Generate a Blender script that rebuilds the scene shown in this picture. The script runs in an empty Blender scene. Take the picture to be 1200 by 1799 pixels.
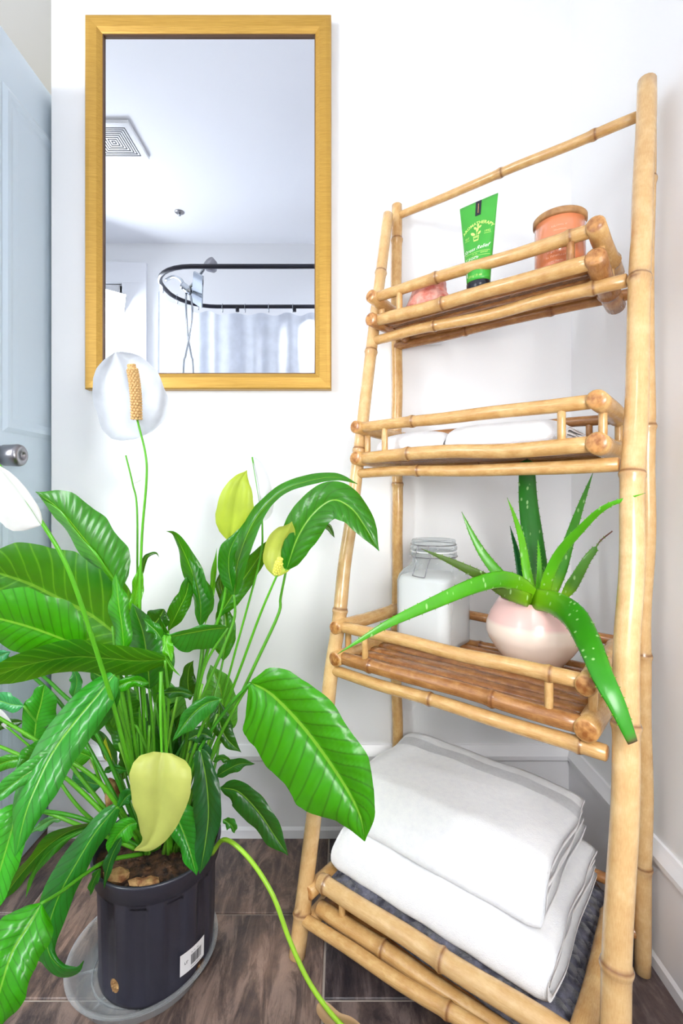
import bpy, math, random
import numpy as np
from mathutils import Vector, noise
C = bpy.context.scene.collection
random.seed(7)
F, CX, CY, H = 841.0, 600.0, 870.0, 0.927      # focal length in pixels, horizon, eye height
# ------------------------------------------------------------------ camera, world, lights
cam = bpy.data.cameras.new('camera'); co = bpy.data.objects.new('camera', cam); C.objects.link(co)
co.location = (0, 0, H); co.rotation_euler = (math.pi/2, 0, 0)
cam.sensor_fit = 'HORIZONTAL'; cam.sensor_width = 36; cam.lens = F/1200*36
cam.shift_y = (CY-899.5)/1200; cam.clip_start = 0.01
bpy.context.scene.camera = co
sc = bpy.context.scene
sc.view_settings.view_transform = 'Standard'; sc.view_settings.look = 'None'
sc.view_settings.gamma = 1; sc.view_settings.use_curve_mapping = False
sc.view_settings.exposure = 0.86
w = bpy.data.worlds.new('world'); sc.world = w; w.use_nodes = True
w.node_tree.nodes['Background'].inputs[0].default_value = (.85, .92, 1, 1)
w.node_tree.nodes['Background'].inputs[1].default_value = 1.0
def area(name, loc, target, sx, sy, power, col=(1, 1, 1), disk=False):
    l = bpy.data.lights.new(name, 'AREA'); l.shape = 'ELLIPSE' if disk else 'RECTANGLE'
    l.size = sx; l.size_y = sy; l.energy = power; l.color = col
    o = bpy.data.objects.new(name, l); C.objects.link(o); o.location = loc
    o.rotation_euler = (Vector(target)-Vector(loc)).to_track_quat('-Z', 'Y').to_euler()
    return o
area('window_daylight', (-1.72, -.50, 1.72), (-.2, 1.2, .9), .5, 1.1, 27, (.93, .97, 1))
area('strobe_light', (-.10, -.28, 1.92), (-.15, 1.2, .8), .12, .12, 10.5, (1, .98, .95), True)  # unseen strobe placed for the flower and shelf shadows, not a ceiling fixture
area('added_fill_light', (.26, -.20, 1.05), (.10, 1.2, .35), .5, .5, 7.5, (1, .99, .97), True)  # soft fill added beside the camera to brighten the lower part
area('hall_fill_light', (-1.5, 1.9, 2.5), (-1.3, 1.9, 0), .4, .4, 6, (1, .93, .82))  # warm fill added to light the hall, no lamp seen there

# ------------------------------------------------------------------ helpers
def lin(c):
    return tuple([(x/255/12.92 if x/255 <= .04045 else ((x/255+.055)/1.055)**2.4) for x in c])
def px(x, y, Y):
    return Vector(((x-CX)/F*Y, Y, H-(y-CY)/F*Y))
class N:
    def __init__(s, name):
        s.m = bpy.data.materials.new(name); s.m.use_nodes = True; s.t = s.m.node_tree
        s.b = s.t.nodes['Principled BSDF']; s.out = s.t.nodes['Material Output']
    def n(s, typ, **kw):
        o = s.t.nodes.new(typ)
        for k, v in kw.items():
            if k.startswith('_'): setattr(o, k[1:], v)
            else: o.inputs[k.replace('__', ' ')].default_value = v
        return o
    def l(s, a, b): s.t.links.new(a, b)
    def val(s, k, v): s.b.inputs[k].default_value = v; return s
    def col(s, c): s.b.inputs['Base Color'].default_value = (*lin(c), 1); return s
    def ramp(s, src, stops):
        r = s.n('ShaderNodeValToRGB'); e = r.color_ramp.elements
        while len(e) < len(stops): e.new(.5)
        for i, (p, c) in enumerate(stops):
            e[i].position = p; e[i].color = (*lin(c), 1) if len(c) == 3 else c
        s.l(src, r.inputs[0]); return r
    def mix(s, f, a, b, mode='MIX'):
        m = s.n('ShaderNodeMix', _data_type='RGBA', _blend_type=mode)
        for v, i in ((f, 0), (a, 6), (b, 7)):
            if hasattr(v, 'links'): s.l(v, m.inputs[i])
            elif i == 0: m.inputs[0].default_value = v
            else: m.inputs[i].default_value = (*lin(v), 1)
        return m.outputs[2]
    def math(s, op, a, b=0, c=0):
        m = s.n('ShaderNodeMath', _operation=op)
        for i, v in enumerate((a, b, c)):
            if hasattr(v, 'links'): s.l(v, m.inputs[i])
            else: m.inputs[i].default_value = v
        return m.outputs[0]
    def bump(s, src, strength, dist=.002):
        b = s.n('ShaderNodeBump', Strength=strength, Distance=dist); s.l(src, b.inputs['Height'])
        s.l(b.outputs[0], s.b.inputs['Normal']); return b
def simple(name, c, rough=.5, **kw):
    n = N(name).col(c).val('Roughness', rough)
    for k, v in kw.items(): n.val(k.replace('_', ' '), v)
    return n.m
def soft(name, c, rough, scale, strength, dist=.001, c2=None):
    n = N(name).col(c).val('Roughness', rough)
    tc = n.n('ShaderNodeTexCoord'); t = n.n('ShaderNodeTexNoise', Scale=scale, Detail=4)
    n.l(tc.outputs['Object'], t.inputs['Vector']); n.bump(t.outputs[0], strength, dist)
    if c2:
        r = n.ramp(t.outputs[0], [(.35, c), (.65, c2)]); n.l(r.outputs[0], n.b.inputs['Base Color'])
    return n.m
def mesh(name, verts, faces, mat, parent=None, smooth=True, uv=None, attr=None, color=None, mats=None, midx=None):
    """vertices in world space; a child is stored relative to its chain of parents"""
    me = bpy.data.meshes.new(name)
    V = [Vector(v) for v in verts]
    off = Vector((0, 0, 0)); p = parent
    while p is not None: off += p.location; p = p.parent
    if parent is None:
        lo = [min(v[i] for v in V) for i in range(3)]; hi = [max(v[i] for v in V) for i in range(3)]
        loc = Vector(((lo[0]+hi[0])/2, (lo[1]+hi[1])/2, lo[2]))
    else: loc = Vector((0, 0, 0))
    me.from_pydata([tuple(v-off-loc) for v in V], [], faces)
    for m in (mats or [mat]): me.materials.append(m)
    if midx: me.polygons.foreach_set('material_index', midx)
    if smooth: me.polygons.foreach_set('use_smooth', [True]*len(me.polygons))
    if uv is not None:
        l = me.uv_layers.new(name='UVMap')
        idx = np.empty(len(me.loops), dtype=np.int32); me.loops.foreach_get('vertex_index', idx)
        l.data.foreach_set('uv', np.asarray(uv, dtype=np.float32)[idx].ravel())
    if attr is not None:
        a = me.color_attributes.new('tone', 'FLOAT_COLOR', 'POINT')
        a.data.foreach_set('color', np.asarray(attr, dtype=np.float32).ravel())
    me.update()
    o = bpy.data.objects.new(name, me); C.objects.link(o); o.location = loc; o.parent = parent
    if color: o.color = (*lin(color), 1)
    return o
def tag(o, label=None, cat=None, group=None, kind=None):
    if label: o['label'] = label
    if cat: o['category'] = cat
    if group: o['group'] = group
    if kind: o['kind'] = kind
    return o
def thing(name, loc, label, cat, group=None):
    o = bpy.data.objects.new(name, None); C.objects.link(o); o.location = loc; o.empty_display_size = .05
    return tag(o, label, cat, group)
def boxvf(lo, hi):
    x0, y0, z0 = lo; x1, y1, z1 = hi
    v = [(x0, y0, z0), (x1, y0, z0), (x1, y1, z0), (x0, y1, z0), (x0, y0, z1), (x1, y0, z1), (x1, y1, z1), (x0, y1, z1)]
    return v, [(0, 3, 2, 1), (4, 5, 6, 7), (0, 1, 5, 4), (1, 2, 6, 5), (2, 3, 7, 6), (3, 0, 4, 7)]
def box(name, lo, hi, mat, parent=None, bevel=0, color=None, rot=None, piv=None):
    v, f = boxvf(lo, hi)
    if rot is not None:
        c, s = math.cos(rot), math.sin(rot); px_, py_ = piv
        v = [(px_+(a-px_)*c-(b-py_)*s, py_+(a-px_)*s+(b-py_)*c, z) for a, b, z in v]
    o = mesh(name, v, f, mat, parent, smooth=bevel > 0, color=color)
    if bevel:
        b = o.modifiers.new('bevel', 'BEVEL'); b.width = bevel; b.segments = 2; b.limit_method = 'NONE'
    return o
def join_boxes(name, boxes, mat, parent=None):
    V, Fc = [], []
    for lo, hi in boxes:
        v, f = boxvf(lo, hi); n = len(V); V += v; Fc += [tuple(i+n for i in q) for q in f]
    return mesh(name, V, Fc, mat, parent, smooth=False)
def spline(P, n):
    P = [np.array(p, float) for p in P]; m = len(P)
    Q = [2*P[0]-P[1]]+P+[2*P[-1]-P[-2]]
    d = [0]
    for i in range(1, m): d.append(d[-1]+max(1e-6, np.linalg.norm(P[i][:2]-P[i-1][:2])))
    out = []
    for t in np.linspace(0, d[-1], n):
        i = min(max(np.searchsorted(d, t, 'right')-1, 0), m-2); u = (t-d[i])/(d[i+1]-d[i])
        a, b, c, e = Q[i], Q[i+1], Q[i+2], Q[i+3]
        out.append(.5*((2*b)+(-a+c)*u+(2*a-5*b+4*c-e)*u*u+(-a+3*b-3*c+e)*u**3))
    return out
def frames(P):
    P = [Vector(p) for p in P]; T = []
    for i in range(len(P)):
        T.append((P[min(i+1, len(P)-1)]-P[max(i-1, 0)]).normalized())
    up = Vector((0, 0, 1)) if abs(T[0].z) < .9 else Vector((1, 0, 0))
    A = T[0].cross(up).normalized(); out = []
    for t in T:
        A = (A-t*A.dot(t)).normalized(); out.append((A, t.cross(A)))
    return P, T, out
def tubevf(P, R, seg=10, cap=True):
    P, T, fr = frames(P); V = []; UV = []; L = 0
    for i, p in enumerate(P):
        if i: L += (p-P[i-1]).length
        r = R[i] if hasattr(R, '__len__') else R
        for k in range(seg):
            a = 2*math.pi*k/seg; V.append(p+fr[i][0]*math.cos(a)*r+fr[i][1]*math.sin(a)*r); UV.append((k/seg, L))
    Fc = [(i*seg+k, i*seg+(k+1) % seg, (i+1)*seg+(k+1) % seg, (i+1)*seg+k) for i in range(len(P)-1) for k in range(seg)]
    if cap:
        Fc.append(tuple(range(seg))[::-1]); Fc.append(tuple((len(P)-1)*seg+k for k in range(seg)))
    return V, Fc, UV
def tube(name, P, R, mat, parent=None, seg=10, color=None):
    V, Fc, UV = tubevf(P, R, seg); return mesh(name, V, Fc, mat, parent, uv=UV, color=color)
def lathe(name, c, prof, mat, parent=None, seg=48, mod=None, color=None, close=False, uvs=False):
    V = []; n = len(prof); UV = []
    for i, (r, z) in enumerate(prof):
        for k in range(seg):
            a = 2*math.pi*k/seg; rr = r*(mod(a, z) if mod else 1)
            V.append((c[0]+rr*math.sin(a), c[1]-rr*math.cos(a), c[2]+z)); UV.append((k/seg, z))
    Fc = [(i*seg+k, i*seg+(k+1) % seg, (i+1)*seg+(k+1) % seg, (i+1)*seg+k) for i in range(n-1) for k in range(seg)]
    if close: Fc += [((n-1)*seg+k, (n-1)*seg+(k+1) % seg, (k+1) % seg, k) for k in range(seg)]
    else:
        if prof[0][0] > 1e-4: Fc.append(tuple(range(seg))[::-1])
        if prof[-1][0] > 1e-4: Fc.append(tuple((n-1)*seg+k for k in range(seg)))
    return mesh(name, V, Fc, mat, parent, color=color, uv=UV)
def merge(parts):
    V, Fc = [], []
    for v, f in parts:
        n = len(V); V += list(v); Fc += [tuple(i+n for i in q) for q in f]
    return V, Fc
_t = (1+5**.5)/2
ICO_V = [Vector(v).normalized() for v in [(-1, _t, 0), (1, _t, 0), (-1, -_t, 0), (1, -_t, 0), (0, -1, _t), (0, 1, _t), (0, -1, -_t), (0, 1, -_t), (_t, 0, -1), (_t, 0, 1), (-_t, 0, -1), (-_t, 0, 1)]]
ICO_F = [(0, 11, 5), (0, 5, 1), (0, 1, 7), (0, 7, 10), (0, 10, 11), (1, 5, 9), (5, 11, 4), (11, 10, 2), (10, 7, 6), (7, 1, 8), (3, 9, 4), (3, 4, 2), (3, 2, 6), (3, 6, 8), (3, 8, 9), (4, 9, 5), (2, 4, 11), (6, 2, 10), (8, 6, 7), (9, 8, 1)]
def fn(v, s=1.0): return noise.noise(Vector(v)*s)

# ------------------------------------------------------------------ materials
M = {}
M['wall'] = soft('wall_paint', (245, 245, 246), .55, 220, .12, .0006)
M['ceiling'] = soft('ceiling_paint', (238, 239, 243), .7, 120, .1, .0006)
M['hall'] = soft('hall_paint', (224, 222, 206), .7, 120, .1, .0006)
M['trim'] = simple('white_trim_gloss', (244, 244, 247), .28)
M['door'] = simple('door_daylight_tint', (204, 220, 233), .35)  # bluish cast of the daylight is put into the door colour
M['steel'] = simple('brushed_steel', (150, 148, 152), .28, Metallic=1.0)
M['chrome'] = simple('chrome', (190, 195, 200), .12, Metallic=1.0)
M['black'] = simple('black_rod_metal', (26, 26, 42), .35)
M['dark'] = simple('dark_slot', (50, 50, 58), .8)
M['mirror'] = simple('mirror_silver', (218, 222, 230), .0, Metallic=1.0)
M['lip'] = simple('mirror_inner_lip', (92, 62, 34), .5)
M['white'] = simple('white_plastic', (246, 246, 248), .35)
def gold():
    n = N('gold_brushed_frame'); tc = n.n('ShaderNodeTexCoord'); mp = n.n('ShaderNodeMapping'); mp.inputs['Scale'].default_value = (6, 60, 300)
    t = n.n('ShaderNodeTexNoise', Scale=3, Detail=5); n.l(tc.outputs['Object'], mp.inputs[0]); n.l(mp.outputs[0], t.inputs[0])
    r = n.ramp(t.outputs[0], [(.3, (168, 126, 44)), (.7, (196, 154, 68))]); n.l(r.outputs[0], n.b.inputs['Base Color'])
    n.val('Metallic', .35).val('Roughness', .36); n.bump(t.outputs[0], .08, .0005); return n.m
M['gold'] = gold()
def bamboo(name, light, dark, dirt=.5):
    n = N(name); uv = n.n('ShaderNodeUVMap'); mp = n.n('ShaderNodeMapping'); mp.inputs['Scale'].default_value = (3.0, 9, 1)
    oi = n.n('ShaderNodeObjectInfo'); cv = n.n('ShaderNodeCombineXYZ'); n.l(oi.outputs['Random'], cv.inputs[2])
    sc_ = n.n('ShaderNodeVectorMath', _operation='SCALE'); sc_.inputs['Scale'].default_value = 40; n.l(cv.outputs[0], sc_.inputs[0])
    n.l(uv.outputs[0], mp.inputs[0]); add = n.n('ShaderNodeVectorMath', _operation='ADD'); n.l(mp.outputs[0], add.inputs[0]); n.l(sc_.outputs[0], add.inputs[1])
    t1 = n.n('ShaderNodeTexNoise', Scale=1.3, Detail=5, Roughness=.6); n.l(add.outputs[0], t1.inputs[0])
    mp2 = n.n('ShaderNodeMapping'); mp2.inputs['Scale'].default_value = (30, 4, 1); n.l(add.outputs[0], mp2.inputs[0])
    t2 = n.n('ShaderNodeTexNoise', Scale=1, Detail=3); n.l(mp2.outputs[0], t2.inputs[0])
    base = n.ramp(t1.outputs[0], [(.28, dark), (.5, tuple((a+b)/2 for a, b in zip(light, dark))), (.66, light)])
    c = n.mix(.34, base.outputs[0], n.ramp(t2.outputs[0], [(.3, dark), (.7, light)]).outputs[0])
    # small dark specks and blotches
    mp3 = n.n('ShaderNodeMapping'); mp3.inputs['Scale'].default_value = (2.2, 7, 1); n.l(add.outputs[0], mp3.inputs[0])
    t3 = n.n('ShaderNodeTexNoise', Scale=2.4, Detail=6, Roughness=.75); n.l(mp3.outputs[0], t3.inputs[0])
    sp = n.ramp(t3.outputs[0], [(.66, (0, 0, 0, 1)), (.72, (1, 1, 1, 1))])
    c = n.mix(n.math('MULTIPLY', sp.outputs[0], dirt), c, (122, 74, 38))
    a = n.n('ShaderNodeAttribute', _attribute_name='tone'); sp2 = n.n('ShaderNodeSeparateColor'); n.l(a.outputs['Color'], sp2.inputs[0])
    c = n.mix(sp2.outputs[0], c, (112, 62, 30))
    tc = n.n('ShaderNodeTexCoord'); w_ = n.n('ShaderNodeTexNoise', Scale=90, Detail=3); n.l(tc.outputs['Object'], w_.inputs[0])
    capc = n.ramp(w_.outputs[0], [(.35, (150, 92, 44)), (.65, (206, 148, 84))])
    c = n.mix(sp2.outputs[1], c, capc.outputs[0])
    n.l(c, n.b.inputs['Base Color']); n.val('Roughness', .27).val('Coat Weight', .35).val('Coat Roughness', .12)
    n.bump(t2.outputs[0], .12, .0008); return n.m
M['bamboo'] = bamboo('bamboo_honey', (226, 188, 128), (190, 138, 76))
M['bamboo_dk'] = bamboo('bamboo_brown', (196, 142, 84), (134, 82, 42))
M['bamboo_leg'] = bamboo('bamboo_pale', (230, 196, 142), (204, 158, 100), .45)
M['slat'] = bamboo('bamboo_slat', (190, 132, 74), (124, 74, 38))
def leafmat(name, rough, trans, vein=1.0, NV=13, q=2.2, vc=(150, 215, 70), tint=(190, 235, 40), tm=.35):
    n = N(name); oi = n.n('ShaderNodeObjectInfo'); uv = n.n('ShaderNodeUVMap'); sx = n.n('ShaderNodeSeparateXYZ'); n.l(uv.outputs[0], sx.inputs[0])
    s = n.math('ABSOLUTE', n.math('SUBTRACT', n.math('MULTIPLY', sx.outputs[0], 2), 1))
    ph = n.math('SUBTRACT', n.math('MULTIPLY', sx.outputs[1], NV), n.math('MULTIPLY', n.math('POWER', s, .8), q))
    co_ = n.math('COSINE', n.math('MULTIPLY', ph, 2*math.pi))
    line = n.math('POWER', n.math('MAXIMUM', co_, 0), 10)
    mid = n.math('LESS_THAN', s, .035)
    tc = n.n('ShaderNodeTexCoord'); t = n.n('ShaderNodeTexNoise', Scale=18, Detail=4); n.l(tc.outputs['Object'], t.inputs[0])
    hs = n.n('ShaderNodeHueSaturation'); n.l(oi.outputs['Color'], hs.inputs['Color']); n.l(n.math('ADD', n.math('MULTIPLY', t.outputs[0], .5), .75), hs.inputs['Value'])
    c = n.mix(n.math('MULTIPLY', line, .5*vein), hs.outputs[0], vc)
    c = n.mix(n.math('MULTIPLY', mid, .6*vein), c, (150, 205, 60))
    n.l(c, n.b.inputs['Base Color']); n.val('Roughness', rough).val('Specular IOR Level', .45)
    t2 = n.n('ShaderNodeTexNoise', Scale=160, Detail=2); n.l(tc.outputs['Object'], t2.inputs[0]); n.bump(t2.outputs[0], .06, .001)
    tr = n.n('ShaderNodeBsdfTranslucent'); n.l(n.mix(tm, c, tint), tr.inputs[0])
    mx = n.n('ShaderNodeMixShader', Fac=trans); n.l(n.b.outputs[0], mx.inputs[1]); n.l(tr.outputs[0], mx.inputs[2]); n.l(mx.outputs[0], n.out.inputs[0])
    return n.m
M['leaf'] = leafmat('peace_lily_leaf', .27, .24, 1.0, vc=(8, 48, 6))
M['leaf_back'] = leafmat('peace_lily_leaf_underside', .36, .40, .7, vc=(130, 200, 40))
M['stem'] = leafmat('peace_lily_stalk', .35, .05, 0)
M['spathe'] = leafmat('spathe', .42, .40, 0, tint=(255, 255, 255), tm=.1)
def aloem():
    n = N('aloe_leaf'); oi = n.n('ShaderNodeObjectInfo'); tc = n.n('ShaderNodeTexCoord')
    v = n.n('ShaderNodeTexVoronoi', Scale=75); mp = n.n('ShaderNodeMapping'); mp.inputs['Scale'].default_value = (1, 1, .45)
    n.l(tc.outputs['Object'], mp.inputs[0]); n.l(mp.outputs[0], v.inputs['Vector'])
    sp = n.ramp(v.outputs['Distance'], [(.12, (1, 1, 1, 1)), (.2, (0, 0, 0, 1))])
    t = n.n('ShaderNodeTexNoise', Scale=22, Detail=3); n.l(tc.outputs['Object'], t.inputs[0])
    hs = n.n('ShaderNodeHueSaturation'); n.l(oi.outputs['Color'], hs.inputs['Color']); n.l(n.math('ADD', n.math('MULTIPLY', t.outputs[0], .5), .75), hs.inputs['Value'])
    a = n.n('ShaderNodeAttribute', _attribute_name='tone'); s2 = n.n('ShaderNodeSeparateColor'); n.l(a.outputs['Color'], s2.inputs[0])
    c = n.mix(s2.outputs[0], hs.outputs[0], (138, 196, 22)); c = n.mix(n.math('MULTIPLY', sp.outputs[0], .5), c, (190, 225, 160))
    c = n.mix(s2.outputs[1], c, (96, 60, 50)); n.l(c, n.b.inputs['Base Color'])
    n.val('Roughness', .3).val('Subsurface Weight', .0); return n.m
M['aloe'] = aloem()
def tilem():
    n = N('slate_tile'); tc = n.n('ShaderNodeTexCoord'); oi = n.n('ShaderNodeObjectInfo')
    cv = n.n('ShaderNodeCombineXYZ'); n.l(n.math('MULTIPLY', oi.outputs['Random'], 37), cv.inputs[0]); n.l(n.math('MULTIPLY', oi.outputs['Random'], 91), cv.inputs[1])
    ad = n.n('ShaderNodeVectorMath', _operation='ADD'); n.l(tc.outputs['Object'], ad.inputs[0]); n.l(cv.outputs[0], ad.inputs[1])
    t = n.n('ShaderNodeTexNoise', Scale=6, Detail=9, Roughness=.66, Distortion=.5); n.l(ad.outputs[0], t.inputs[0])
    mp = n.n('ShaderNodeMapping'); mp.inputs['Scale'].default_value = (20, 5, 1); mp.inputs['Rotation'].default_value = (0, 0, .6); n.l(ad.outputs[0], mp.inputs[0])
    t2 = n.n('ShaderNodeTexNoise', Scale=1.3, Detail=9, Roughness=.74, Distortion=.7); n.l(mp.outputs[0], t2.inputs[0])
    a = n.ramp(t.outputs[0], [(.40, (82, 76, 80)), (.5, (128, 114, 108)), (.60, (176, 152, 136))])
    b = n.ramp(t2.outputs[0], [(.42, (70, 64, 68)), (.5, (134, 120, 114)), (.58, (200, 184, 174))])
    c = n.mix(.5, a.outputs[0], b.outputs[0])
    r = n.ramp(oi.outputs['Random'], [(0, (160, 156, 166)), (.5, (208, 196, 192)), (1, (228, 206, 192))])
    c = n.mix(1.0, c, r.outputs[0], 'MULTIPLY'); n.l(c, n.b.inputs['Base Color'])
    hh = n.math('ADD', t.outputs[0], n.math('MULTIPLY', t2.outputs[0], .6)); n.bump(hh, .9, .006); n.val('Roughness', .32); return n.m
M['tile'] = tilem()
M['grout'] = soft('grout', (176, 164, 154), .9, 300, .3)
def terry(name, c1, c2, s=900, st=.9, cell=0):
    n = N(name); tc = n.n('ShaderNodeTexCoord'); t = n.n('ShaderNodeTexNoise', Scale=s, Detail=2); n.l(tc.outputs['Object'], t.inputs[0])
    t2 = n.n('ShaderNodeTexNoise', Scale=s*.12, Detail=4); n.l(tc.outputs['Object'], t2.inputs[0])
    r = n.ramp(t2.outputs[0], [(.3, c2), (.6, c1)]); n.l(r.outputs[0], n.b.inputs['Base Color'])
    n.val('Roughness', .95).val('Sheen Weight', .3); hgt = n.math('ADD', t.outputs[0], t2.outputs[0])
    if cell:
        v = n.n('ShaderNodeTexVoronoi', Scale=cell); n.l(tc.outputs['Object'], v.inputs['Vector']); hgt = n.math('ADD', n.math('MULTIPLY', hgt, .3), n.math('MULTIPLY', v.outputs['Distance'], -4)); st = 1
    n.bump(hgt, st, .006 if cell else .003); return n.m
M['towel'] = terry('white_terry', (250, 250, 251), (244, 244, 247), 600, .45)
M['towel_band'] = terry('white_woven_band', (244, 244, 247), (236, 236, 240), 1400, .8)
M['towel_dk'] = terry('charcoal_terry', (112, 112, 128), (50, 50, 62), 500, .9, 48)
M['pot'] = soft('black_nursery_plastic', (50, 50, 62), .3, 90, .06, .0008)
M['soil'] = soft('soil', (34, 24, 20), .9, 60, 1, .01, (92, 62, 40))
M['bark'] = soft('bark', (120, 72, 40), .85, 70, .8, .006, (176, 140, 90))
def cream():
    n = N('two_tone_glaze'); tc = n.n('ShaderNodeUVMap'); sx = n.n('ShaderNodeSeparateXYZ'); n.l(tc.outputs[0], sx.inputs[0])
    r = n.ramp(sx.outputs[1], [(.0, (246, 226, 208)), (.0855, (247, 228, 212)), (.0865, (240, 198, 190)), (1, (240, 196, 190))])
    n.l(r.outputs[0], n.b.inputs['Base Color']); n.val('Roughness', .18); return n.m
M['planter'] = cream()
def thin(name, fac, c=(245, 250, 252), rough=.05, base=.08):
    n = N(name); tr = n.n('ShaderNodeBsdfTransparent'); tr.inputs[0].default_value = (.97, .985, .985, 1)
    n.col(c).val('Roughness', rough); lw = n.n('ShaderNodeLayerWeight', Blend=fac)
    f = n.math('ADD', n.math('MULTIPLY', lw.outputs['Facing'], .75), base)
    mx = n.n('ShaderNodeMixShader'); n.l(f, mx.inputs[0]); n.l(tr.outputs[0], mx.inputs[1]); n.l(n.b.outputs[0], mx.inputs[2]); n.l(mx.outputs[0], n.out.inputs[0]); return n.m
M['glass'] = thin('clear_glass', .35, (205, 212, 216), .03)
M['clear_plastic'] = thin('clear_plastic', .22, (222, 226, 230), .08, .06)
M['pane'] = thin('window_glass', .2, (235, 240, 245), .02)
M['powder'] = simple('white_powder', (250, 249, 247), .9)
M['peach'] = simple('peach_glass', (228, 138, 94), .12, Coat_Weight=.6)
M['wood_lid'] = soft('wood_lid', (150, 104, 62), .5, 40, .3, .001, (196, 150, 98))
M['green_tube'] = simple('green_tube', (62, 166, 52), .3)
M['black_pl'] = simple('black_cap', (20, 22, 34), .25)
M['ink_lime'] = simple('lime_ink', (214, 240, 130), .5)
M['ink_white'] = simple('white_ink', (246, 250, 240), .5)
M['ink_peach'] = simple('pale_peach_ink', (252, 206, 176), .5)
M['ink_black'] = simple('black_ink', (40, 38, 44), .6)
M['ink_gold'] = simple('gold_ink', (214, 160, 110), .5)
M['salt'] = soft('salt_crystal', (206, 96, 74), .35, 45, .9, .004, (236, 176, 160))
M['curtain'] = leafmat('shower_curtain_cloth', .7, .45, 0, tint=(250, 252, 255), tm=.5)
M['rough_gold'] = simple('spadix', (206, 168, 112), .6)
M['spadix_y'] = simple('young_spadix', (226, 224, 96), .6)
M['emit_sky'] = N('daylight_glow').m
_e = M['emit_sky'].node_tree; _e.nodes['Principled BSDF'].inputs['Emission Color'].default_value = (.9, .95, 1, 1); _e.nodes['Principled BSDF'].inputs['Emission Strength'].default_value = 2.0

# ------------------------------------------------------------------ the room
D = 1.31; XR = .629; XL = -2.2; YF = -.58; ZC = 2.6; XO = -.794
def S(o): o['kind'] = 'structure'; return o
wb = S(box('wall_back', (XO, D, 0), (XR+.1, D+.1, ZC), M['wall']))
S(box('wall_back_left', (XL-.1, D, 0), (-1.62, D+.1, ZC), M['wall']))
S(join_boxes('wall_right', [((XR, YF-.1, 0), (XR+.1, D, ZC))], M['wall']))
S(box('wall_left', (XL-.1, YF-.1, 0), (XL, D, ZC), M['wall']))
WX0, WX1, WZ0, WZ1 = -2.05, -1.45, 1.05, 2.33
S(join_boxes('wall_front', [((XL, YF-.1, 0), (WX0, YF, ZC)), ((WX1, YF-.1, 0), (XR, YF, ZC)), ((WX0, YF-.1, 0), (WX1, YF, WZ0)), ((WX0, YF-.1, WZ1), (WX1, YF, ZC))], M['wall']))
S(box('ceiling', (XL-.1, YF-.1, ZC), (XR+.1, 2.7, ZC+.1), M['ceiling']))
S(join_boxes('wall_hall', [((XL-.1, 2.6, 0), (-.05, 2.7, ZC)), ((XL-.2, D+.1, 0), (XL-.1, 2.7, ZC)), ((-.1, D+.1, 0), (0, 2.6, ZC))], M['hall']))
# floor: grout slab and tiles
fl = S(box('floor', (XL-.1, YF-.1, -.06), (XR+.1, 2.7, -.004), M['grout']))
TW, TL, G = .3335, .362, .0045
GX = -.034; tid = 0
for i in range(-7, 3):
    x0 = GX+i*TW; x1 = x0+TW
    odd = (i % 2 == 0)          # columns starting at GX: rows at .88 ; neighbours at 1.061
    y00 = .88 if odd else 1.061
    for j in range(-5, 5):
        y0 = y00+j*TL; y1 = y0+TL
        for (a0, a1) in ((max(y0, YF), min(y1, 2.6)),):
            xa, xb = max(x0, XL), min(x1, XR)
            if a1-a0 < .01 or xb-xa < .01: continue
            v, f = boxvf((xa+G/2, a0+G/2, -.01), (xb-G/2, a1-G/2, .0))
            o = mesh('tile', v, f, M['tile'], fl, smooth=False)
            b = o.modifiers.new('bevel', 'BEVEL'); b.width = .0018; b.segments = 1
# baseboards
def base_prof(): return [(0, 0), (.018, 0), (.018, .022), (.014, .030), (.013, .205), (.019, .212), (.019, .222), (.010, .238), (.006, .246), (0, .246)]
def extr(name, A, B, nrm, mat, prof):
    V = []; A = Vector(A); B = Vector(B); n = Vector(nrm)
    for p in (A, B):
        for d, z in prof: V.append(p+n*d+Vector((0, 0, z)))
    k = len(prof); Fc = [(i, (i+1) % k, k+(i+1) % k, k+i) for i in range(k)]+[tuple(range(k))[::-1], tuple(range(k, 2*k))]
    return S(mesh(name, V, Fc, mat, smooth=False))
extr('baseboard_back', (XO, D, 0), (XR, D, 0), (0, -1, 0), M['trim'], base_prof())
extr('baseboard_right', (XR, D, 0), (XR, YF, 0), (-1, 0, 0), M['trim'], base_prof())
# window in the front wall (seen in the mirror)
wr = S(join_boxes('window_1', [((WX0-.16, YF-.01, WZ1), (WX1+.16, YF+.022, WZ1+.135)), ((WX0-.16, YF-.01, WZ0-.1), (WX0, YF+.02, WZ1)), ((WX1, YF-.01, WZ0-.1), (WX1+.16, YF+.02, WZ1)), ((WX0-.2, YF-.01, WZ0-.12), (WX1+.2, YF+.05, WZ0-.08)),
    ((WX0, YF-.06, 1.68), (WX1, YF-.03, 1.73)), ((WX0, YF-.06, WZ0), (WX0+.035, YF-.03, WZ1)), ((WX1-.035, YF-.06, WZ0), (WX1, YF-.03, WZ1)), ((WX0, YF-.06, WZ1-.05), (WX1, YF-.03, WZ1)), ((WX0, YF-.06, WZ0), (WX1, YF-.03, WZ0+.05))], M['trim']))
S(box('window_pane', (WX0, YF-.05, WZ0), (WX1, YF-.045, WZ1), M['pane'], wr))
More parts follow.
